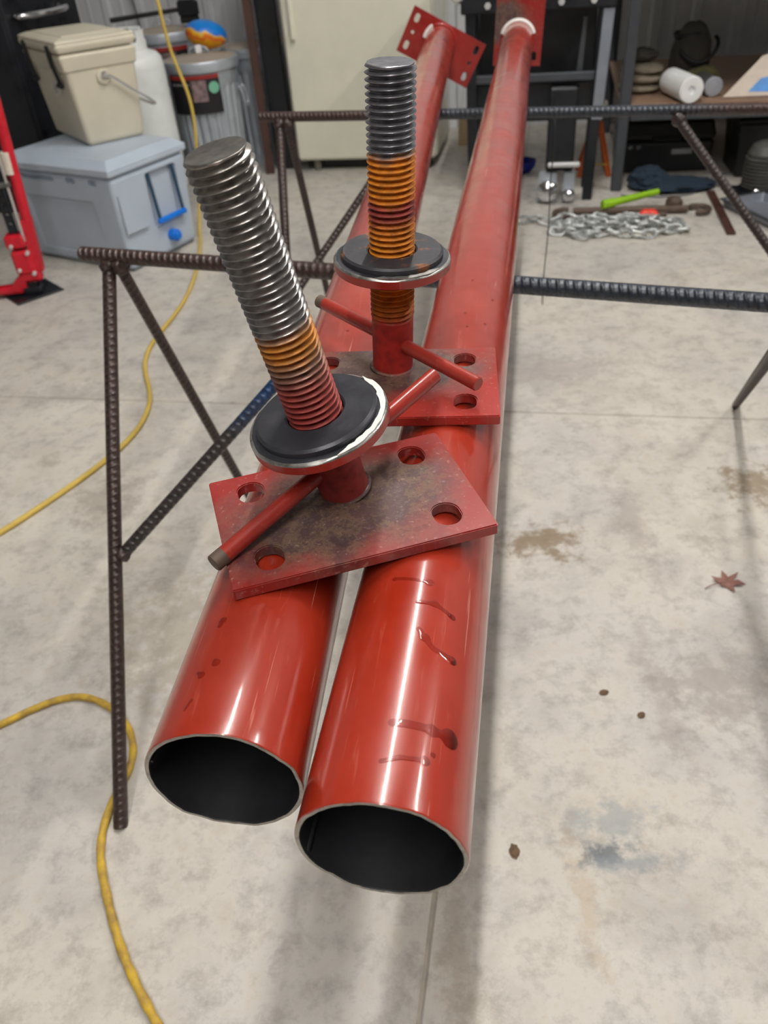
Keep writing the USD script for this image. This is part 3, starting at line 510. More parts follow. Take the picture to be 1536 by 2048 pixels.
def can(label, x, y, h, r, yaw, lab):
    t = thing('metal_can', label, 'metal can', mtx=at(x, y, 0, yaw)); n = 336; th = (np.arange(n)/n*2*np.pi)[None]; zs = np.array([0, .004, .02, .05, .07, .09, h*.5, h*.80, h*.82, h*.84, h*.9, h-.01, h])[:, None]
    r0 = r*(.86+.12*zs/h); flute = np.clip(np.abs((th/(2*np.pi)*24) % 1-.5)*4-.6, 0, 1); on = np.clip((zs-.06)/.02, 0, 1)*np.clip((h*.83-zs)/.02, 0, 1)
    R = r0 + -.011*flute*on; R = np.vstack([np.zeros((1, n)), R, R[-1:]-.004]); Z = np.vstack([0*th, np.broadcast_to(zs, (len(zs), n)), 0*th+h-.004])
    part(t, 'body', grid_tube(R, Z, n), 'galvanised', 40)
    part(t, 'lid_band', lathe([(r+.002, h-.035), (r+.006, h-.036), (r+.008, h-.03), (r+.008, h+.004), (r+.002, h+.012), (r-.004, h+.012), (r-.004, h-.03), (r+.002, h-.035)], 72), 'galvanised', 40)
    part(t, 'lid_top', lathe([(r-.003, h+.008), (r-.006, h+.013), (r*.75, h+.014), (r*.6, h+.022), (r*.2, h+.030), (0, h+.031)], 64), 'dusty_lid', 40, label='dusty brownish top of the lid')
    part(t, 'lid_handle', tube(curve([(-.05, 0, h+.024), (-.045, 0, h+.05), (0, 0, h+.062), (.045, 0, h+.05), (.05, 0, h+.024)], 20), .005, 8), 'galvanised', True)
    for s in (0, 180):
        a = math.radians(s-8); rr = r*.96+.010; e = V(math.cos(a), math.sin(a), 0); f = V(-math.sin(a), math.cos(a), 0); c = e*rr + V(0, 0, h*.70)
        part(t, 'side_handle', tube(curve([c-f*.035+V(0, 0, .05), c-f*.032+e*.02-V(0, 0, .01), c-f*.012+e*.025-V(0, 0, .05), c+f*.012+e*.025-V(0, 0, .05), c+f*.032+e*.02-V(0, 0, .01), c+f*.035+V(0, 0, .05)], 24), .005, 8), 'galvanised', True)
        part(t, 'side_handle_plate', bar(c-f*.045+V(0, 0, .05), c+f*.045+V(0, 0, .05), .004, .03, x=e), 'galvanised')
    if lab is not None:
        def patch(a0, a1, z0, z1, lift):
            an = np.radians(np.linspace(a0, a1, 14)); rr = r*(.86+.12*z1/h)+.012+lift; o = [(rr*math.cos(q), rr*math.sin(q)) for q in an]; i = [((rr-.0008)*math.cos(q), (rr-.0008)*math.sin(q)) for q in an[::-1]]
            return mv(prism(Polygon(o+i), z1-z0), 0, 0, z0)
        a = lab; L = numbered(t+'/paper_label'); UsdGeom.Xform.Define(stage, L)
        part(L, 'backing', patch(a, a+84, h*.62, h*.895, 0), 'label_black', 60); part(L, 'red_band', patch(a, a+84, h*.895, h*.925, .0003), 'label_red', 60)
        part(L, 'picture', patch(a+40, a+63, h*.72, h*.885, .0010), 'label_photo', 60); part(L, 'sticker', patch(a+60, a+84, h*.625, h*.69, .0012), 'sticker_white', 60); part(L, 'dark_red_patch', patch(a+63, a+80, h*.715, h*.78, .0008), 'label_red', 60)
        rr = r*(.86+.12*.9)+.0135; an = math.radians(a+74); part(L, 'green_seal', tf(cyl(.028, .0012, 32), frame((rr*math.cos(an), rr*math.sin(an), h*.825), (math.cos(an), math.sin(an), 0))), 'label_green')
        part(L, 'print_mark', patch(a+70, a+74, h*.648, h*.668, .0018), 'label_grey', 60)
        for k, w in ((6, 5), (14, 6), (22, 4), (30, 6)): part(L, 'print_mark', patch(a+k, a+k+w, h*.655, h*.668, .0010), 'label_grey', 60); part(L, 'print_mark', patch(a+k, a+k+w+1, h*.85, h*.862, .0010), 'label_grey', 60)
    return t
can('ribbed galvanised can with paper label under the rainbow ball', -.775, 4.90, .605, .195, 0, -142)
can('ribbed galvanised can at the back, with a black brush lying on its lid', -1.02, 5.34, .70, .195, 10, -140)
can('unlabelled galvanised can by the brown leaning bar left of the fridge', -.505, 5.235, .605, .190, 30, None)
# things on the cans
t = thing('rainbow_ball', 'small rainbow-coloured ball, blue above and yellow below, on a can lid', 'ball', mtx=at(-.735, 5.01, .708, 20) @ trimesh.transformations.rotation_matrix(math.radians(14), (0, 1, 0)))
b = trimesh.creation.icosphere(4, 1.); b.vertices *= V(.112, .09, .068); b.vertices += .004*(meshkit.noise(b.vertices*22, 3)[:, None]-.5); part(t, 'ball_skin', b, 'ball_rainbow', True)
tg = solo('white_tag', rot(cbox(.035, .012, .04, .004), 20), 'sticker_white', 'tiny white tag on the can lid in front of the rainbow ball', 'tag'); UsdGeom.Xformable(stage.GetPrimAtPath(tg)).AddTranslateOp().Set(Gf.Vec3d(-.772, 4.885, .637))
t = thing('black_brush', 'black long-handled brush lying across the lid of the rear metal can', 'brush')
part(t, 'handle', rod((-1.30, 5.30, .782), (-.91, 5.315, .805), .013, 12, r2=.011, c=.003), 'black_plastic')
part(t, 'head', tf(cbox(.115, .06, .085, .014), at(-.855, 5.315, .765, -10)), 'black_plastic'); part(t, 'bristles', tf(cbox(.10, .05, .03, .004), at(-.855, 5.315, .738, -10)), 'black_rubber')

t = thing('black_cabinet', 'black metal cabinet with a chrome side handle in the back left corner', 'cabinet', mtx=at(-2.02, 5.02, 0, -13))
part(t, 'body', cbox(1.1, .72, 1.30, .012, (0, -.08, 0)), 'black_metal'); 
part(t, 'door', cbox(.54, .022, 1.2, .006, (-.275, -.452, .06)), 'black_metal'); part(t, 'door', cbox(.54, .022, 1.2, .006, (.275, -.452, .06)), 'black_metal')
hd = part(t, 'bar_handle', [tube(curve([(.552, -.36, .897), (.585, -.36, .897), (.60, -.345, .897), (.60, .05, .897), (.585, .065, .897), (.552, .065, .897)], 40), .015, 12)], 'chrome', True)

t = thing('leaning_bar', 'rust-brown angle iron leaning upright between the can and the fridge', 'steel bar')
a_, b_ = V(-.487, 4.875, .0), V(-.497, 5.12, 1.75)
part(t, 'angle_leg', bar(a_, b_, .046, .006, .001, x=(1, 0, 0)), 'rust_brown'); part(t, 'angle_leg', bar(a_+V(.021, .02, 0), b_+V(.021, .02, 0), .006, .046, .001, x=(1, 0, 0)), 'rust_brown')
t = thing('black_panel', 'narrow black table standing upright beside the fridge', 'panel', mtx=at(-.392, 4.968, 0, -13))
part(t, 'sheet', cbox(.115, .03, 1.4, .006), 'black_plastic'); part(t, 'edge_rail', cbox(.018, .042, 1.4, .004, (-.049, 0, 0)), 'black_metal')  # plain black upright sheet filling the gap left of the fridge

# fridge
t = thing('fridge', 'cream upright fridge standing against the back wall', 'fridge', mtx=at(-.314, 4.852, 0, -13.5))
W_, D_ = .80, .64
part(t, 'body', cbox(W_, D_-.065, 1.62, .012, (W_/2, .065+(D_-.065)/2, .055)), 'cream', label=None)
part(t, 'door_gasket', cbox(W_-.03, .014, 1.0, .002, (W_/2, .058, .075)), 'gasket')
part(t, 'door', cbox(W_, .052, 1.04, .014, (W_/2, .026, .062)), 'cream'); part(t, 'door', cbox(W_, .052, .55, .014, (W_/2, .026, 1.115)), 'cream', label='upper freezer door')
part(t, 'handle', [cbox(.026, .022, .42, .008, (.062, -.020, .665)), cbox(.022, .03, .03, .006, (.062, -.008, .675)), cbox(.022, .03, .03, .006, (.062, -.008, 1.05))], 'cream')
part(t, 'kick_plate', cbox(W_-.06, .02, .045, .003, (W_/2, .09, .008)), 'black_plastic', label='dark kick plate')
for x in (.10, W_-.06): part(t, 'foot', cyl(.02, .055, 16) if 0 else mv(cyl(.022, .06, 16), x, .055, 0), 'gasket' if x < .4 else 'black_rubber')

# farm jack in the left foreground of the coolers
t = thing('farm_jack', 'red farm jack with black holed upright, standing on a dark plate', 'jack')
O = V(-1.405, 3.315, .008)
bx2 = cbox(.034, .022, 1.25, .003)
for k in range(30): bx2 = bool_diff(bx2, rod((0, -.03, .06+k*.038), (0, .03, .06+k*.038), .0075, 12))
J = at(O[0], O[1], O[2], 8)
def jp(name, m, material, smooth=30, label=None): return part(t, name, tf(m if not isinstance(m, list) else trimesh.util.concatenate(m), J), material, smooth, label)
jp('upright', bx2, 'black_metal', label='black steel upright full of holes')
jp('foot_casting', cbox(.075, .06, .03, .006), 'black_metal')
jp('lift_block', [cbox(.075, .066, .10, .010, (0, 0, .085)), cbox(.09, .05, .05, .01, (.01, 0, .05))], 'jack_red', label='red casting round the upright')
jp('runner', cbox(.078, .07, .055, .010, (-.004, 0, .195)), 'jack_red')
jp('lift_nose', [cbox(.17, .05, .03, .008, (-.115, 0, .012)), hull([(-.05, -.024, .03), (-.05, .024, .03), (-.012, -.024, .10), (-.012, .024, .10), (-.02, -.024, .012), (-.02, .024, .012), (-.12, -.02, .012), (-.12, .02, .012)])], 'jack_red')
jp('cross_pin', [rod((-.02, -.045, z_), (-.02, .045, z_), .008, 14, c=.002) for z_ in (.11, .21)] + [rod((.032, -.045, z_), (.032, .045, z_), .008, 14, c=.002) for z_ in (.09, .175)], 'screw_head')
jp('handle_socket', hull([(.03, -.022, .10), (.03, .022, .10), (.068, -.022, .09), (.068, .022, .09), (.042, -.02, .30), (.042, .02, .30), (.086, -.02, .30), (.086, .02, .30)]), 'jack_red')
jp('handle', rod((.064, 0, .28), (.114, 0, .95), .021, 20, r2=.020, c=.004), 'jack_red')
jp('worn_patch', rod((.0675, -.004, .475), (.0735, -.004, .556), .0214, 20), 'jack_white', label='bare pale worn patch on the handle')
jp('steel_rod', rod((.034, -.018, .22), (.05, -.018, .62), .007, 12), 'chrome'); jp('rod_clip', cbox(.05, .03, .02, .004, (.03, -.012, .43)), 'machine_grey')
pl = solo('base_plate', cbox(.205, .195, .007, .0015), 'black_metal', 'flat dark steel plate on the floor under the red farm jack', 'plate'); UsdGeom.Xformable(stage.GetPrimAtPath(pl)).AddTransformOp().Set(Gf.Matrix4d(*at(-1.425, 3.335, .0003, 40).T.ravel().tolist()))

# yellow cords
cp = [(-1.05, 4.45, 3.74), (-1.0, 4.36, 2.6), (-.88, 4.22, 1.5), (-.783, 4.10, .948), (-.767, 4.10, .738), (-.730, 4.09, .573), (-.735, 4.06, .359), (-.765, 4.00, .12), (-.778, 3.93, .012), (-.760, 3.80, .0085), (-.722, 3.32, .0085), (-.752, 2.92, .0085), (-.795, 2.67, .0085), (-.784, 2.51, .0085), (-.727, 2.29, .0085), (-.745, 2.05, .0085), (-.805, 1.92, .0085), (-.905, 1.765, .0085), (-1.0, 1.64, .0085), (-1.25, 1.4, .0085), (-1.5, 1.2, .0085)]
solo('extension_cord', tube(curve(cp, 320), .0078, 10), 'cord_yellow', 'yellow cord hanging before the cans and snaking over the floor to the left edge', 'cord', True)
cp = [(-1.3, .80, .007), (-1.05, .90, .007), (-.80, 1.0085, .007), (-.742, 1.042, .007), (-.658, 1.066, .007), (-.578, 1.029, .007), (-.526, .964, .007), (-.511, .906, .007), (-.528, .82, .007), (-.530, .73, .007), (-.503, .652, .007), (-.4655, .5725, .007), (-.429, .513, .007), (-.39, .459, .007), (-.33, .38, .007), (-.2, .2, .007)]
pc = curve(cp, 420); hm = curve(cp, 4200)
def braided(P, r):
    m = tube(P, r, 14); k = len(P); v = m.vertices.copy(); i = np.arange(k*14)//14; j = np.arange(k*14) % 14
    tw = np.maximum(np.sin(j/14*2*np.pi*2 + i*.55), np.sin(-j/14*2*np.pi*2 + i*.55)); v[:k*14] = P[i] + (v[:k*14]-P[i])*(1+.09*tw)[:, None]; m.vertices = v; return m
solo('braided_rope', braided(pc, .0068), 'rope_yellow', 'worn yellow braided rope curling past the front left sawhorse leg', 'rope', True)
P_ = [(.5445, 2.288, .755), (.5443, 2.274, .747), (.5442, 2.273, .6), (.5452, 2.274, .45), (.540, 2.272, .33), (.541, 2.274, .22)]
solo('hanging_wire', tube(curve(P_, 40), .0016, 6), 'black_rubber', 'thin dark wire hanging from the farther sawhorse right of the pipes', 'wire', True)

# ================================================================ machine stand, workbench and what lies about them
t = thing('machine_stand', 'black metal machine stand with bolted top beam behind the far pipe ends', 'machine stand', mtx=at(.855, 4.0, 0, -13))
part(t, 'top_beam', cbox(.66, .05, .16, .006, (0, -.02, .80)), 'black_metal'); part(t, 'side_beam', cbox(.05, .42, .14, .006, (-.305, .19, .80)), 'black_metal'); part(t, 'side_beam', cbox(.05, .42, .14, .006, (.305, .19, .80)), 'black_metal')
part(t, 'table_top', cbox(.72, .52, .03, .006, (0, .18, .96)), 'black_metal')
for x in (-.212, .10, .235): part(t, 'bolt_head', rod((x, -.044, .830), (x, -.056, .830), .014, 6), 'sticker_white' if 0 else 'screw_head', 20)
part(t, 'knob', mv(trimesh.creation.icosphere(3, .035), -.34, -.03, .875), 'chrome', True)
for x in (-.29, .29): part(t, 'leg', bar((x*.95, -.005, 0), (x, -.005, .80), .045, .045), 'black_metal'); part(t, 'leg', bar((x*.95, .20, 0), (x, .20, .80), .045, .045), 'black_metal')
part(t, 'leg_face', bar((.288, -.031, .36), (.302, -.031, .795), .046, .004, .001), 'silver_leg', label='bare grey strip down the front right leg')
part(t, 'back_panel', cbox(.53, .006, .46, .001, (0, .19, .34)), 'black_plastic')
part(t, 'cross_bar', cbox(.54, .03, .035, .004, (0, .0, .52)), 'charcoal_steel'); part(t, 'lower_panel', cbox(.54, .012, .16, .002, (0, .03, .35)), 'black_metal')
part(t, 'side_fin', hull([(.185, .02, .55), (.21, .02, .55), (.185, .05, .55), (.21, .05, .55), (.20, .02, .76), (.215, .02, .76), (.20, .05, .76), (.215, .05, .76)]), 'charcoal_steel')
part(t, 'pedestal', cbox(.13, .12, .36, .01, (.135, .02, .14)), 'black_metal'); part(t, 'pedestal_bar', cbox(.15, .03, .02, .005, (.155, -.06, .165)), 'screw_head', label='pale metal bar across the pedestal')
for x, r in ((.085, .050), (.185, .030)):
    c = part(t, 'caster', [hull([(x-r*1.0, -.045, .0), (x+r*1.0, -.045, .0), (x-r*1.0, -.01, .0), (x+r*1.0, -.01, .0), (x-r*.8, -.045, .135), (x+r*.8, -.045, .135), (x-r*.8, -.01, .135), (x+r*.8, -.01, .135)])], 'galvanised')
    part(c, 'wheel', tf(lathe([(0, 0), (r, 0), (r, .022), (r*.92, .030), (r*.6, .040), (0, .046)], 40), frame((x, -.05, r+.004), (0, -1, .15))), 'chrome', 40)
t = thing('workbench', 'grey steel workbench with a cluttered lower shelf on the right', 'workbench', mtx=at(1.262, 4.010, 0, -13))
BW, BD = 2.3, 1.28
part(t, 'bench_top', cbox(BW+.06, BD, .05, .006, (BW/2, BD/2-.03, .90)), 'charcoal_steel')
for x in (0.025, BW-.03):
    for y in (.02, BD-.1): part(t, 'leg', cbox(.05, .05, .90, .004, (x, y, 0)), 'charcoal_steel')
part(t, 'shelf_board', cbox(BW-.02, BD-.14, .022, .003, (BW/2, BD/2-.05, .366)), 'wood_shelf', label='worn wooden shelf board')
part(t, 'shelf_rail', cbox(BW-.11, .03, .045, .003, (BW/2, .01, .32)), 'charcoal_steel'); part(t, 'shelf_rail', cbox(BW-.11, .03, .045, .003, (BW/2, BD-.1, .32)), 'charcoal_steel')
ZS = .3885
t = thing('paper_roll', 'thick white paper roll lying on the bench shelf', 'paper roll')
part(t, 'roll', tf(lathe([(.018, 0), (.052, 0), (.056, .004), (.056, .236), (.052, .24), (.018, .24), (.018, 0)], 48), frame((1.562, 3.925, ZS+.0565), (-.06, 1, 0))), 'paper_white', 30)
part(t, 'core', tf(cyl(.0185, .22, 24), frame((1.5615, 3.933, ZS+.0565), (-.06, 1, 0))), 'label_white')
t = thing('capped_tube', 'short grey capped tube lying right of the white paper roll', 'tube')
part(t, 'tube_body', tf(cyl(.038, .16, 32), frame((1.70, 4.03, ZS+.0425), (.05, 1, 0))), 'machine_grey'); part(t, 'cap', tf(cyl(.042, .02, 32, c=.004), frame((1.699, 4.012, ZS+.0425), (.05, 1, 0))), 'grey_cap')
def lump(size, seed, amp=.25, flat=.0, f=2.2):
    m = trimesh.creation.icosphere(4, 1.); v = m.vertices; d = 1+amp*(meshkit.fbm(v*f+seed*11, 4, seed)[:, None]-.5)*2; v = v*d*np.array(size); z0 = -size[2]*(1-flat); v[:, 2] = np.maximum(v[:, 2], z0*.8); v[:, 2] -= v[:, 2].min(); m.vertices = v; return m
def put(m, x, y, z, yaw=0): return tf(m, at(x, y, z, yaw))
t = thing('work_bag', 'slouched dark work bag with olive front behind the rolls on the shelf', 'bag')
part(t, 'bag_body', put(lump((.105, .085, .15), 3, .10), 1.70, 4.36, ZS, 20), 'dark_cloth', True); part(t, 'front_pocket', put(lump((.085, .035, .05), 5, .2), 1.735, 4.255, ZS, 0), 'olive_cloth', True, label='olive front pocket')
part(t, 'rim', tube(np.array([(1.70+.075*math.cos(q)-.01, 4.36+.055*math.sin(q), ZS+.215+.006*math.sin(3*q)) for q in np.linspace(0, 2*math.pi, 40)[:-1]]), .012, 8, closed=True), 'black_rubber', True)
part(t, 'strap', tube(curve([(1.62, 4.29, ZS+.16), (1.66, 4.25, ZS+.12), (1.70, 4.24, ZS+.11), (1.78, 4.26, ZS+.15), (1.80, 4.33, ZS+.2)], 30), .009, 8), 'black_rubber', True)
t = thing('folded_canvas', 'stack of folded tan canvas behind the front bench post', 'canvas')
for k in range(3): part(t, 'fold', put(lump((.10-.008*k, .13, .026), 20+k, .1, f=1.5), 1.44+.004*k, 4.30, ZS+.04*k, 10*k), 'dull_canvas', True)
solo('dark_cap', put(lump((.075, .07, .03), 31, .2), 1.44, 4.30, ZS+.132), 'dark_cloth', 'dark cloth cap on top of the folded canvas on the shelf', 'cap', True)
t = thing('printed_board', 'tilted pale cardboard sheet with a blue print at the right edge of the shelf', 'board', mtx=at(1.735, 3.985, ZS, -12) @ trimesh.transformations.rotation_matrix(math.radians(-28), (1, 0, 0)))
part(t, 'sheet', rot(plate(Polygon([(0, 0), (.34, .0), (.42, .26), (.16, .17)]), .006, .0006), 90, (1, 0, 0)), 'board_tan', False); part(t, 'blue_print', mv(rot(plate(Polygon([(.11, .02), (.30, .012), (.33, .11), (.16, .075)]), .0008, .0001), 90, (1, 0, 0)), 0, -.0061, 0), 'print_blue', False, label='blue printed patch')

# under the shelf
t = thing('tool_case', 'black tool case with two bright latches on the floor under the bench', 'tool case', mtx=at(1.62, 4.36, 0, -10))
part(t, 'case_body', rfrust(.46, .24, .47, .25, 0, .155, .02), 'black_plastic'); part(t, 'case_lid', rfrust(.475, .255, .45, .23, .157, .245, .02), 'black_plastic')
for x in (-.175, -.135): part(t, 'latch', rod((x, -.120, .13), (x, -.134, .13), .011, 16, c=.003), 'chrome', label='bright round latch')
part(t, 'case_label', cbox(.10, .003, .026, .001, (.08, -.1245, .09)), 'label_grey'); part(t, 'carry_handle', tube(curve([(-.07, -.124, .17), (-.065, -.15, .17), (0, -.155, .17), (.065, -.15, .17), (.07, -.124, .17)], 24), .007, 8), 'black_rubber', True)
t = thing('plastic_crate', 'black crate under the bench carrying the teal tool', 'crate', mtx=at(2.10, 4.16, 0, -10))
part(t, 'crate_body', bool_diff(rfrust(.36, .28, .40, .32, 0, .255, .014), rfrust(.33, .25, .37, .29, .02, .30, .01)), 'black_plastic', 25); part(t, 'crate_lid', rfrust(.42, .34, .41, .33, .256, .276, .008), 'black_plastic')
t = thing('teal_tool', 'teal power tool body resting on the black crate under the shelf', 'power tool', mtx=at(2.04, 4.08, .2765, -8))
part(t, 'housing', rfrust(.30, .10, .27, .085, 0, .078, .022), 'teal', 25); part(t, 'grip', rod((.12, 0, .04), (.24, .02, .04), .022, 16, c=.004), 'black_rubber')
t = thing('electric_motor', 'grey finned electric motor standing at the right edge under the shelf', 'motor', mtx=at(1.905, 3.80, 0, 0))
fins = [(0, 0)] + [(q, z_) for k in range(9) for q, z_ in ((.07, .035+k*.015), (.082, .037+k*.015), (.082, .042+k*.015), (.07, .044+k*.015))] + [(.075, .18), (.06, .215), (.03, .23), (0, .232)]
part(t, 'finned_body', lathe(fins, 40), 'machine_grey', 20); part(t, 'end_ring', lathe([(.06, .005), (.088, .005), (.09, .012), (.088, .03), (.06, .03), (.06, .005)], 40), 'black_metal'); part(t, 'mount', cbox(.22, .16, .02, .004, (0, -.0, 0)), 'black_metal'); part(t, 'shaft_end', rod((-.055, -.105, .03), (-.04, -.06, .03), .018, 18, c=.004), 'chrome', label='bright shaft end')
m = trimesh.util.concatenate([put(lump((.19, .10, .028), 41, .3), 1.575, 3.96, 0, -6), put(lump((.095, .09, .055), 42, .3), 1.445, 4.02, 0, 10)]); solo('blue_rag', m, 'navy_cloth', 'crumpled dark blue rag on the floor beside the bench post', 'rag', True)
t = thing('jack_stand', 'small orange jack stand behind the black machine stand', 'jack stand', mtx=at(1.235, 4.225, 0, 5)) if 0 else thing('jack_stand', 'small orange jack stand on the floor left of the bench post', 'jack stand', mtx=at(1.262, 4.345, 0, -10))
for x in (-1, 1):
    for y in (-1, 1): part(t, 'leg', bar((x*.075, y*.075, 0), (x*.024, y*.024, .21), .03, .012, x=(x, -y, 0)), 'orange')
part(t, 'collar', rfrust(.075, .075, .06, .06, .195, .255, .008), 'orange'); part(t, 'ratchet_bar', cbox(.026, .03, .16, .003, (0, 0, .15)), 'screw_head'); part(t, 'saddle', [cbox(.075, .05, .018, .004, (0, 0, .31)), cbox(.012, .05, .03, .003, (-.035, 0, .315)), cbox(.012, .05, .03, .003, (.035, 0, .315))], 'tan_plastic'); part(t, 'tie_bar', bar((-.062, -.07, .06), (.062, -.07, .06), .02, .006), 'cord_yellow', label='yellow tie strip')
bp = solo('blue_bowl', lathe([(0, 0), (.035, 0), (.062, .03), (.068, .062), (.064, .062), (.058, .032), (.03, .005), (0, .005)], 40), 'blue_dark', 'deep blue plastic bowl on the floor behind the right pipe', 'bowl', True); UsdGeom.Xformable(stage.GetPrimAtPath(bp)).AddTranslateOp().Set(Gf.Vec3d(.915, 4.47, 0))
t = thing('carton', 'small brown carton on the floor between the fridge and the machine stand', 'carton', mtx=at(.735, 5.17, 0, -13))
part(t, 'box_body', cbox(.15, .12, .165, .002), 'cardboard', False); part(t, 'flap', bar((-.074, -.06, .165), (.074, -.06, .165), .003, .05, .0005, x=(0, 1, 0)), 'cardboard', False); part(t, 'tape', cbox(.03, .122, .001, .0002, (0, 0, .1652)), 'label_grey')

# chain heap, load binder, loose steel
t = thing('chain', 'heap of bright galvanised chain on the floor behind the nearer sawhorse', 'chain'); CH = t
th_ = np.linspace(0, 2*np.pi, 15)[:-1]
def link_mesh():
    P = np.stack([np.where(np.cos(th_) > 0, .016, -.016)+.017*np.cos(th_), .0175*np.sin(th_), 0*th_], 1); return tube(P, .0058, 7, closed=True)
LK = link_mesh()
path = []
for row, (y0, z0, xa, xb) in enumerate(((3.60, .011, .74, 1.00), (3.42, .011, .86, 1.36), (3.50, .011, 1.34, .92), (3.37, .012, .98, 1.40), (3.455, .032, 1.36, .97), (3.53, .030, .90, 1.30), (3.47, .052, 1.28, 1.0), (3.43, .050, .95, 1.3))):
    for q in np.linspace(0, 1, 16): path.append((xa+(xb-xa)*q, y0-.20*((xa+(xb-xa)*q)-1.1)*.55+.025*math.sin(q*9+row*2), z0+.004*math.sin(q*23+row)))
pp = curve(path, 400); d_ = np.r_[0, np.cumsum(np.linalg.norm(np.diff(pp, axis=0), axis=1))]; nl = int(d_[-1]/.052)
for k in range(nl):
    s_ = (k+.5)*.052; c = V(*[np.interp(s_, d_, pp[:, q]) for q in range(3)]); e = V(*[np.interp(min(s_+.01, d_[-1]), d_, pp[:, q])-np.interp(s_-.01, d_, pp[:, q]) for q in range(3)])
    T = frame(c, e, V(rng.normal()*.3, rng.normal()*.3, 1)); ang = 45 + 90*(k % 2) + rng.normal()*14
    Mx = T @ trimesh.transformations.rotation_matrix(math.radians(ang), (0, 0, 1)) @ trimesh.transformations.rotation_matrix(math.pi/2, (0, 1, 0))
    m = tf(LK, Mx); m.apply_translation((0, 0, max(0, .0006-m.bounds[0, 2]))); part(t, 'link', m, 'chain_steel', True)
t = thing('load_binder', 'lime green handled chain binder with rusty hooks lying on the chain heap', 'load binder')
part(t, 'lever', rod((1.135, 3.665, .052), (1.40, 3.725, .07), .018, 16, r2=.014, c=.004), 'lime', label='lime green lever'); part(t, 'lever_grip', rod((1.12, 3.662, .052), (1.18, 3.675, .055), .0205, 16, c=.004), 'lime')
part(t, 'rusty_link_bar', rod((1.00, 3.70, .022), (1.50, 3.60, .022), .016, 12, c=.004), 'hook_rust')
for c, e in (((1.00, 3.70, .022), -1), ((1.50, 3.60, .022), 1)):
    q = np.linspace(-2.2, 2.2, 26); part(t, 'grab_hook', tube(np.stack([c[0]+e*(.045+.045*np.cos(q)), c[1]+.045*np.sin(q)-.01, .020+0*q], 1), .012, 8), 'hook_rust', True)
part(t, 'knuckle', put(lump((.04, .035, .028), 51, .15), 1.47, 3.70, .0, 0), 'hook_rust', True)
t = thing('marker_float', 'small orange-red plastic grip lying on the right of the chain heap', 'grip')
part(t, 'grip_body', tf(rfrust(.085, .05, .07, .042, 0, .04, .016), at(1.275, 3.475, .036, -12)), 'orange_red', True); part(t, 'grip_stem', rod((1.305, 3.468, .056), (1.35, 3.458, .052), .009, 12), 'hook_rust')
solo('flat_bar', bar((1.704, 3.86, .006), (1.575, 3.285, .006), .036, .010, .001, x=(1, 0, 0)), 'rust_brown', 'rusty flat steel bar on the floor near the right edge', 'steel bar')
t = thing('metal_tray', 'shallow grey metal tray beside the rusty flat bar', 'tray', mtx=at(1.83, 3.42, 0, 13))
part(t, 'tray_pan', bool_diff(rfrust(.19, .46, .22, .50, 0, .04, .01), rfrust(.18, .45, .212, .492, .005, .06, .006)), 'silver_leg', 25); part(t, 'tray_lip', bool_diff(cbox(.235, .515, .006, .001, (0, 0, .036)), cbox(.21, .49, .02, .001, (0, 0, .03))), 'charcoal_steel', False)
solo('floor_cable', tube(curve([(1.29, 3.93, .004), (1.42, 3.86, .004), (1.62, 3.86, .004), (1.75, 4.02, .004), (1.86, 4.12, .004), (2.1, 4.0, .004)], 60), .0042, 8), 'cable_grey', 'thin grey cable looping over the floor in front of the blue rag', 'cable', True)
# black cords on the wall at the top left
for k, (P, lb) in enumerate((([RM(-2.72, VB-.045, 1.3), RM(-2.66, VB-.045, .95), RM(-2.62, VB-.04, .7), RM(-2.70, VB-.04, .4)], 'dark cord hanging on the wall right beside the black cabinet'), ([RM(-2.42, VB-.045, 1.3), RM(-2.40, VB-.04, 1.0), RM(-2.32, VB-.04, .82), RM(-2.25, VB-.04, 1.0), RM(-2.20, VB-.045, 1.3)], 'thin looped wire hanging on the wall above the rear can'))):
    solo('wall_cord', tube(curve(P, 40), .006, 8), 'cable_grey', lb, 'cord', True)

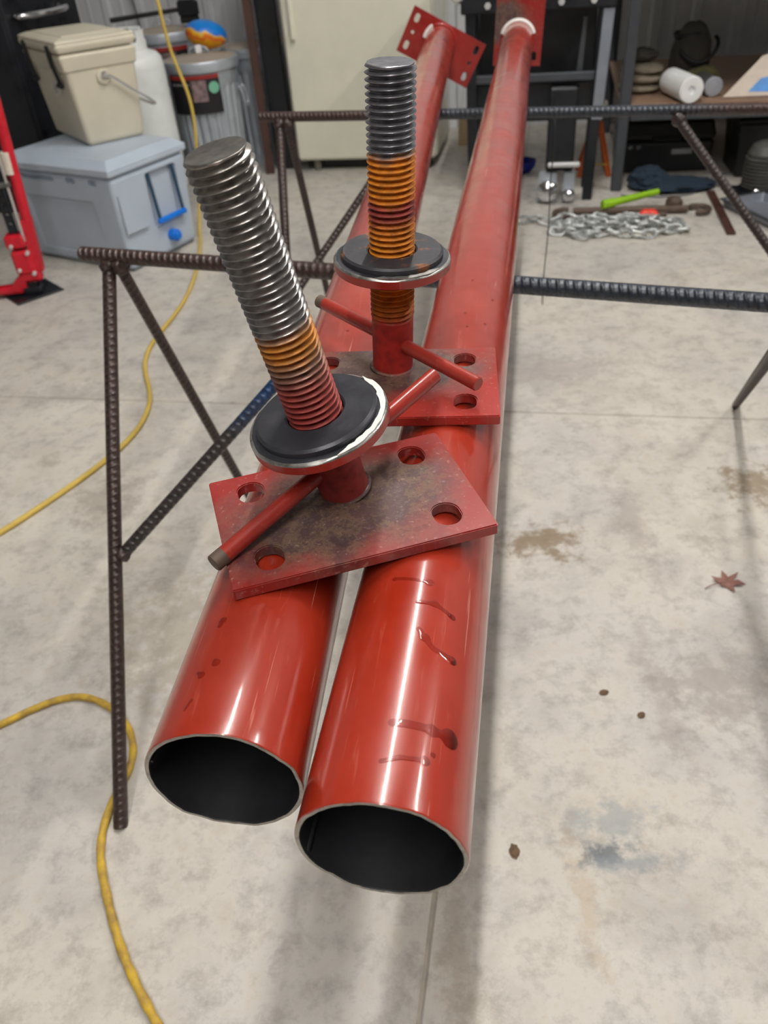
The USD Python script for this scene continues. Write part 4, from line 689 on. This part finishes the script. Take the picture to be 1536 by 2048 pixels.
# litter on the floor
def leaf(seed):
    r = np.random.default_rng(seed); lobes = [(0, .040), (.5, .017), (.95, .034), (1.45, .015), (2.0, .032), (2.6, .013), (3.14, .020), (3.7, .013), (4.3, .030), (4.85, .015), (5.35, .036), (5.85, .017)]
    pts = [(q*math.cos(a)*(.85+.3*r.random()), q*math.sin(a)*(.85+.3*r.random())) for a, q in lobes]
    v, f = trimesh.creation.triangulate_polygon(Polygon(pts), engine='earcut'); m = trimesh.Trimesh(np.c_[v, 0*v[:, 0]], f)
    for _ in range(3): m = m.subdivide()
    z = lambda v: .004+.010*meshkit.noise(np.c_[v[:, :2]*60, 0*v[:, 0]], seed)+.006*np.abs(np.sin(np.arctan2(v[:, 1], v[:, 0])*2.5))*np.hypot(v[:, 0], v[:, 1])/.04
    top = m.vertices.copy(); top[:, 2] = z(top); bot = top - V(0, 0, .0007); k = len(top); be = m.edges[trimesh.grouping.group_rows(m.edges_sorted, require_count=1)]
    side = np.vstack([np.stack([be[:, 1], be[:, 0], be[:, 0]+k], 1), np.stack([be[:, 1], be[:, 0]+k, be[:, 1]+k], 1)]); o = trimesh.Trimesh(np.vstack([top, bot]), np.vstack([m.faces, m.faces[:, ::-1]+k, side]), process=False); o.apply_translation((0, 0, .0004-o.bounds[0, 2])); return o
t = thing('dry_leaf', 'curled reddish-brown dry leaf on the concrete at the right', 'leaf', mtx=at(.738, 1.232, 0, 35))
part(t, 'blade', leaf(4), 'leaf_brown', 25); part(t, 'stem', tube(curve([(-.012, .004, .008), (-.03, .014, .006), (-.05, .018, .004)], 12), .0012, 6), 'leaf_brown', True)
for (x, y, s_, lb) in ((.1645, .664, 0.0109, 'flat brown dirt flake on the concrete right of the near pipe end'), (.395, .966, 0.0088, 'brown dirt crumb right of the pipes, upper of a pair'), (.449, .907, 0.0082, 'brown dirt crumb right of the pipes, lower of a pair'), (.70, .66, 0.0075, 'dark grit lump near the lower right edge of the concrete')):
    m = lump((s_, s_*.7, s_*.22), int(x*1000), .5); solo('dirt_flake', put(m, x, y, 0, x*500), 'dirt_brown', lb, 'dirt', True)
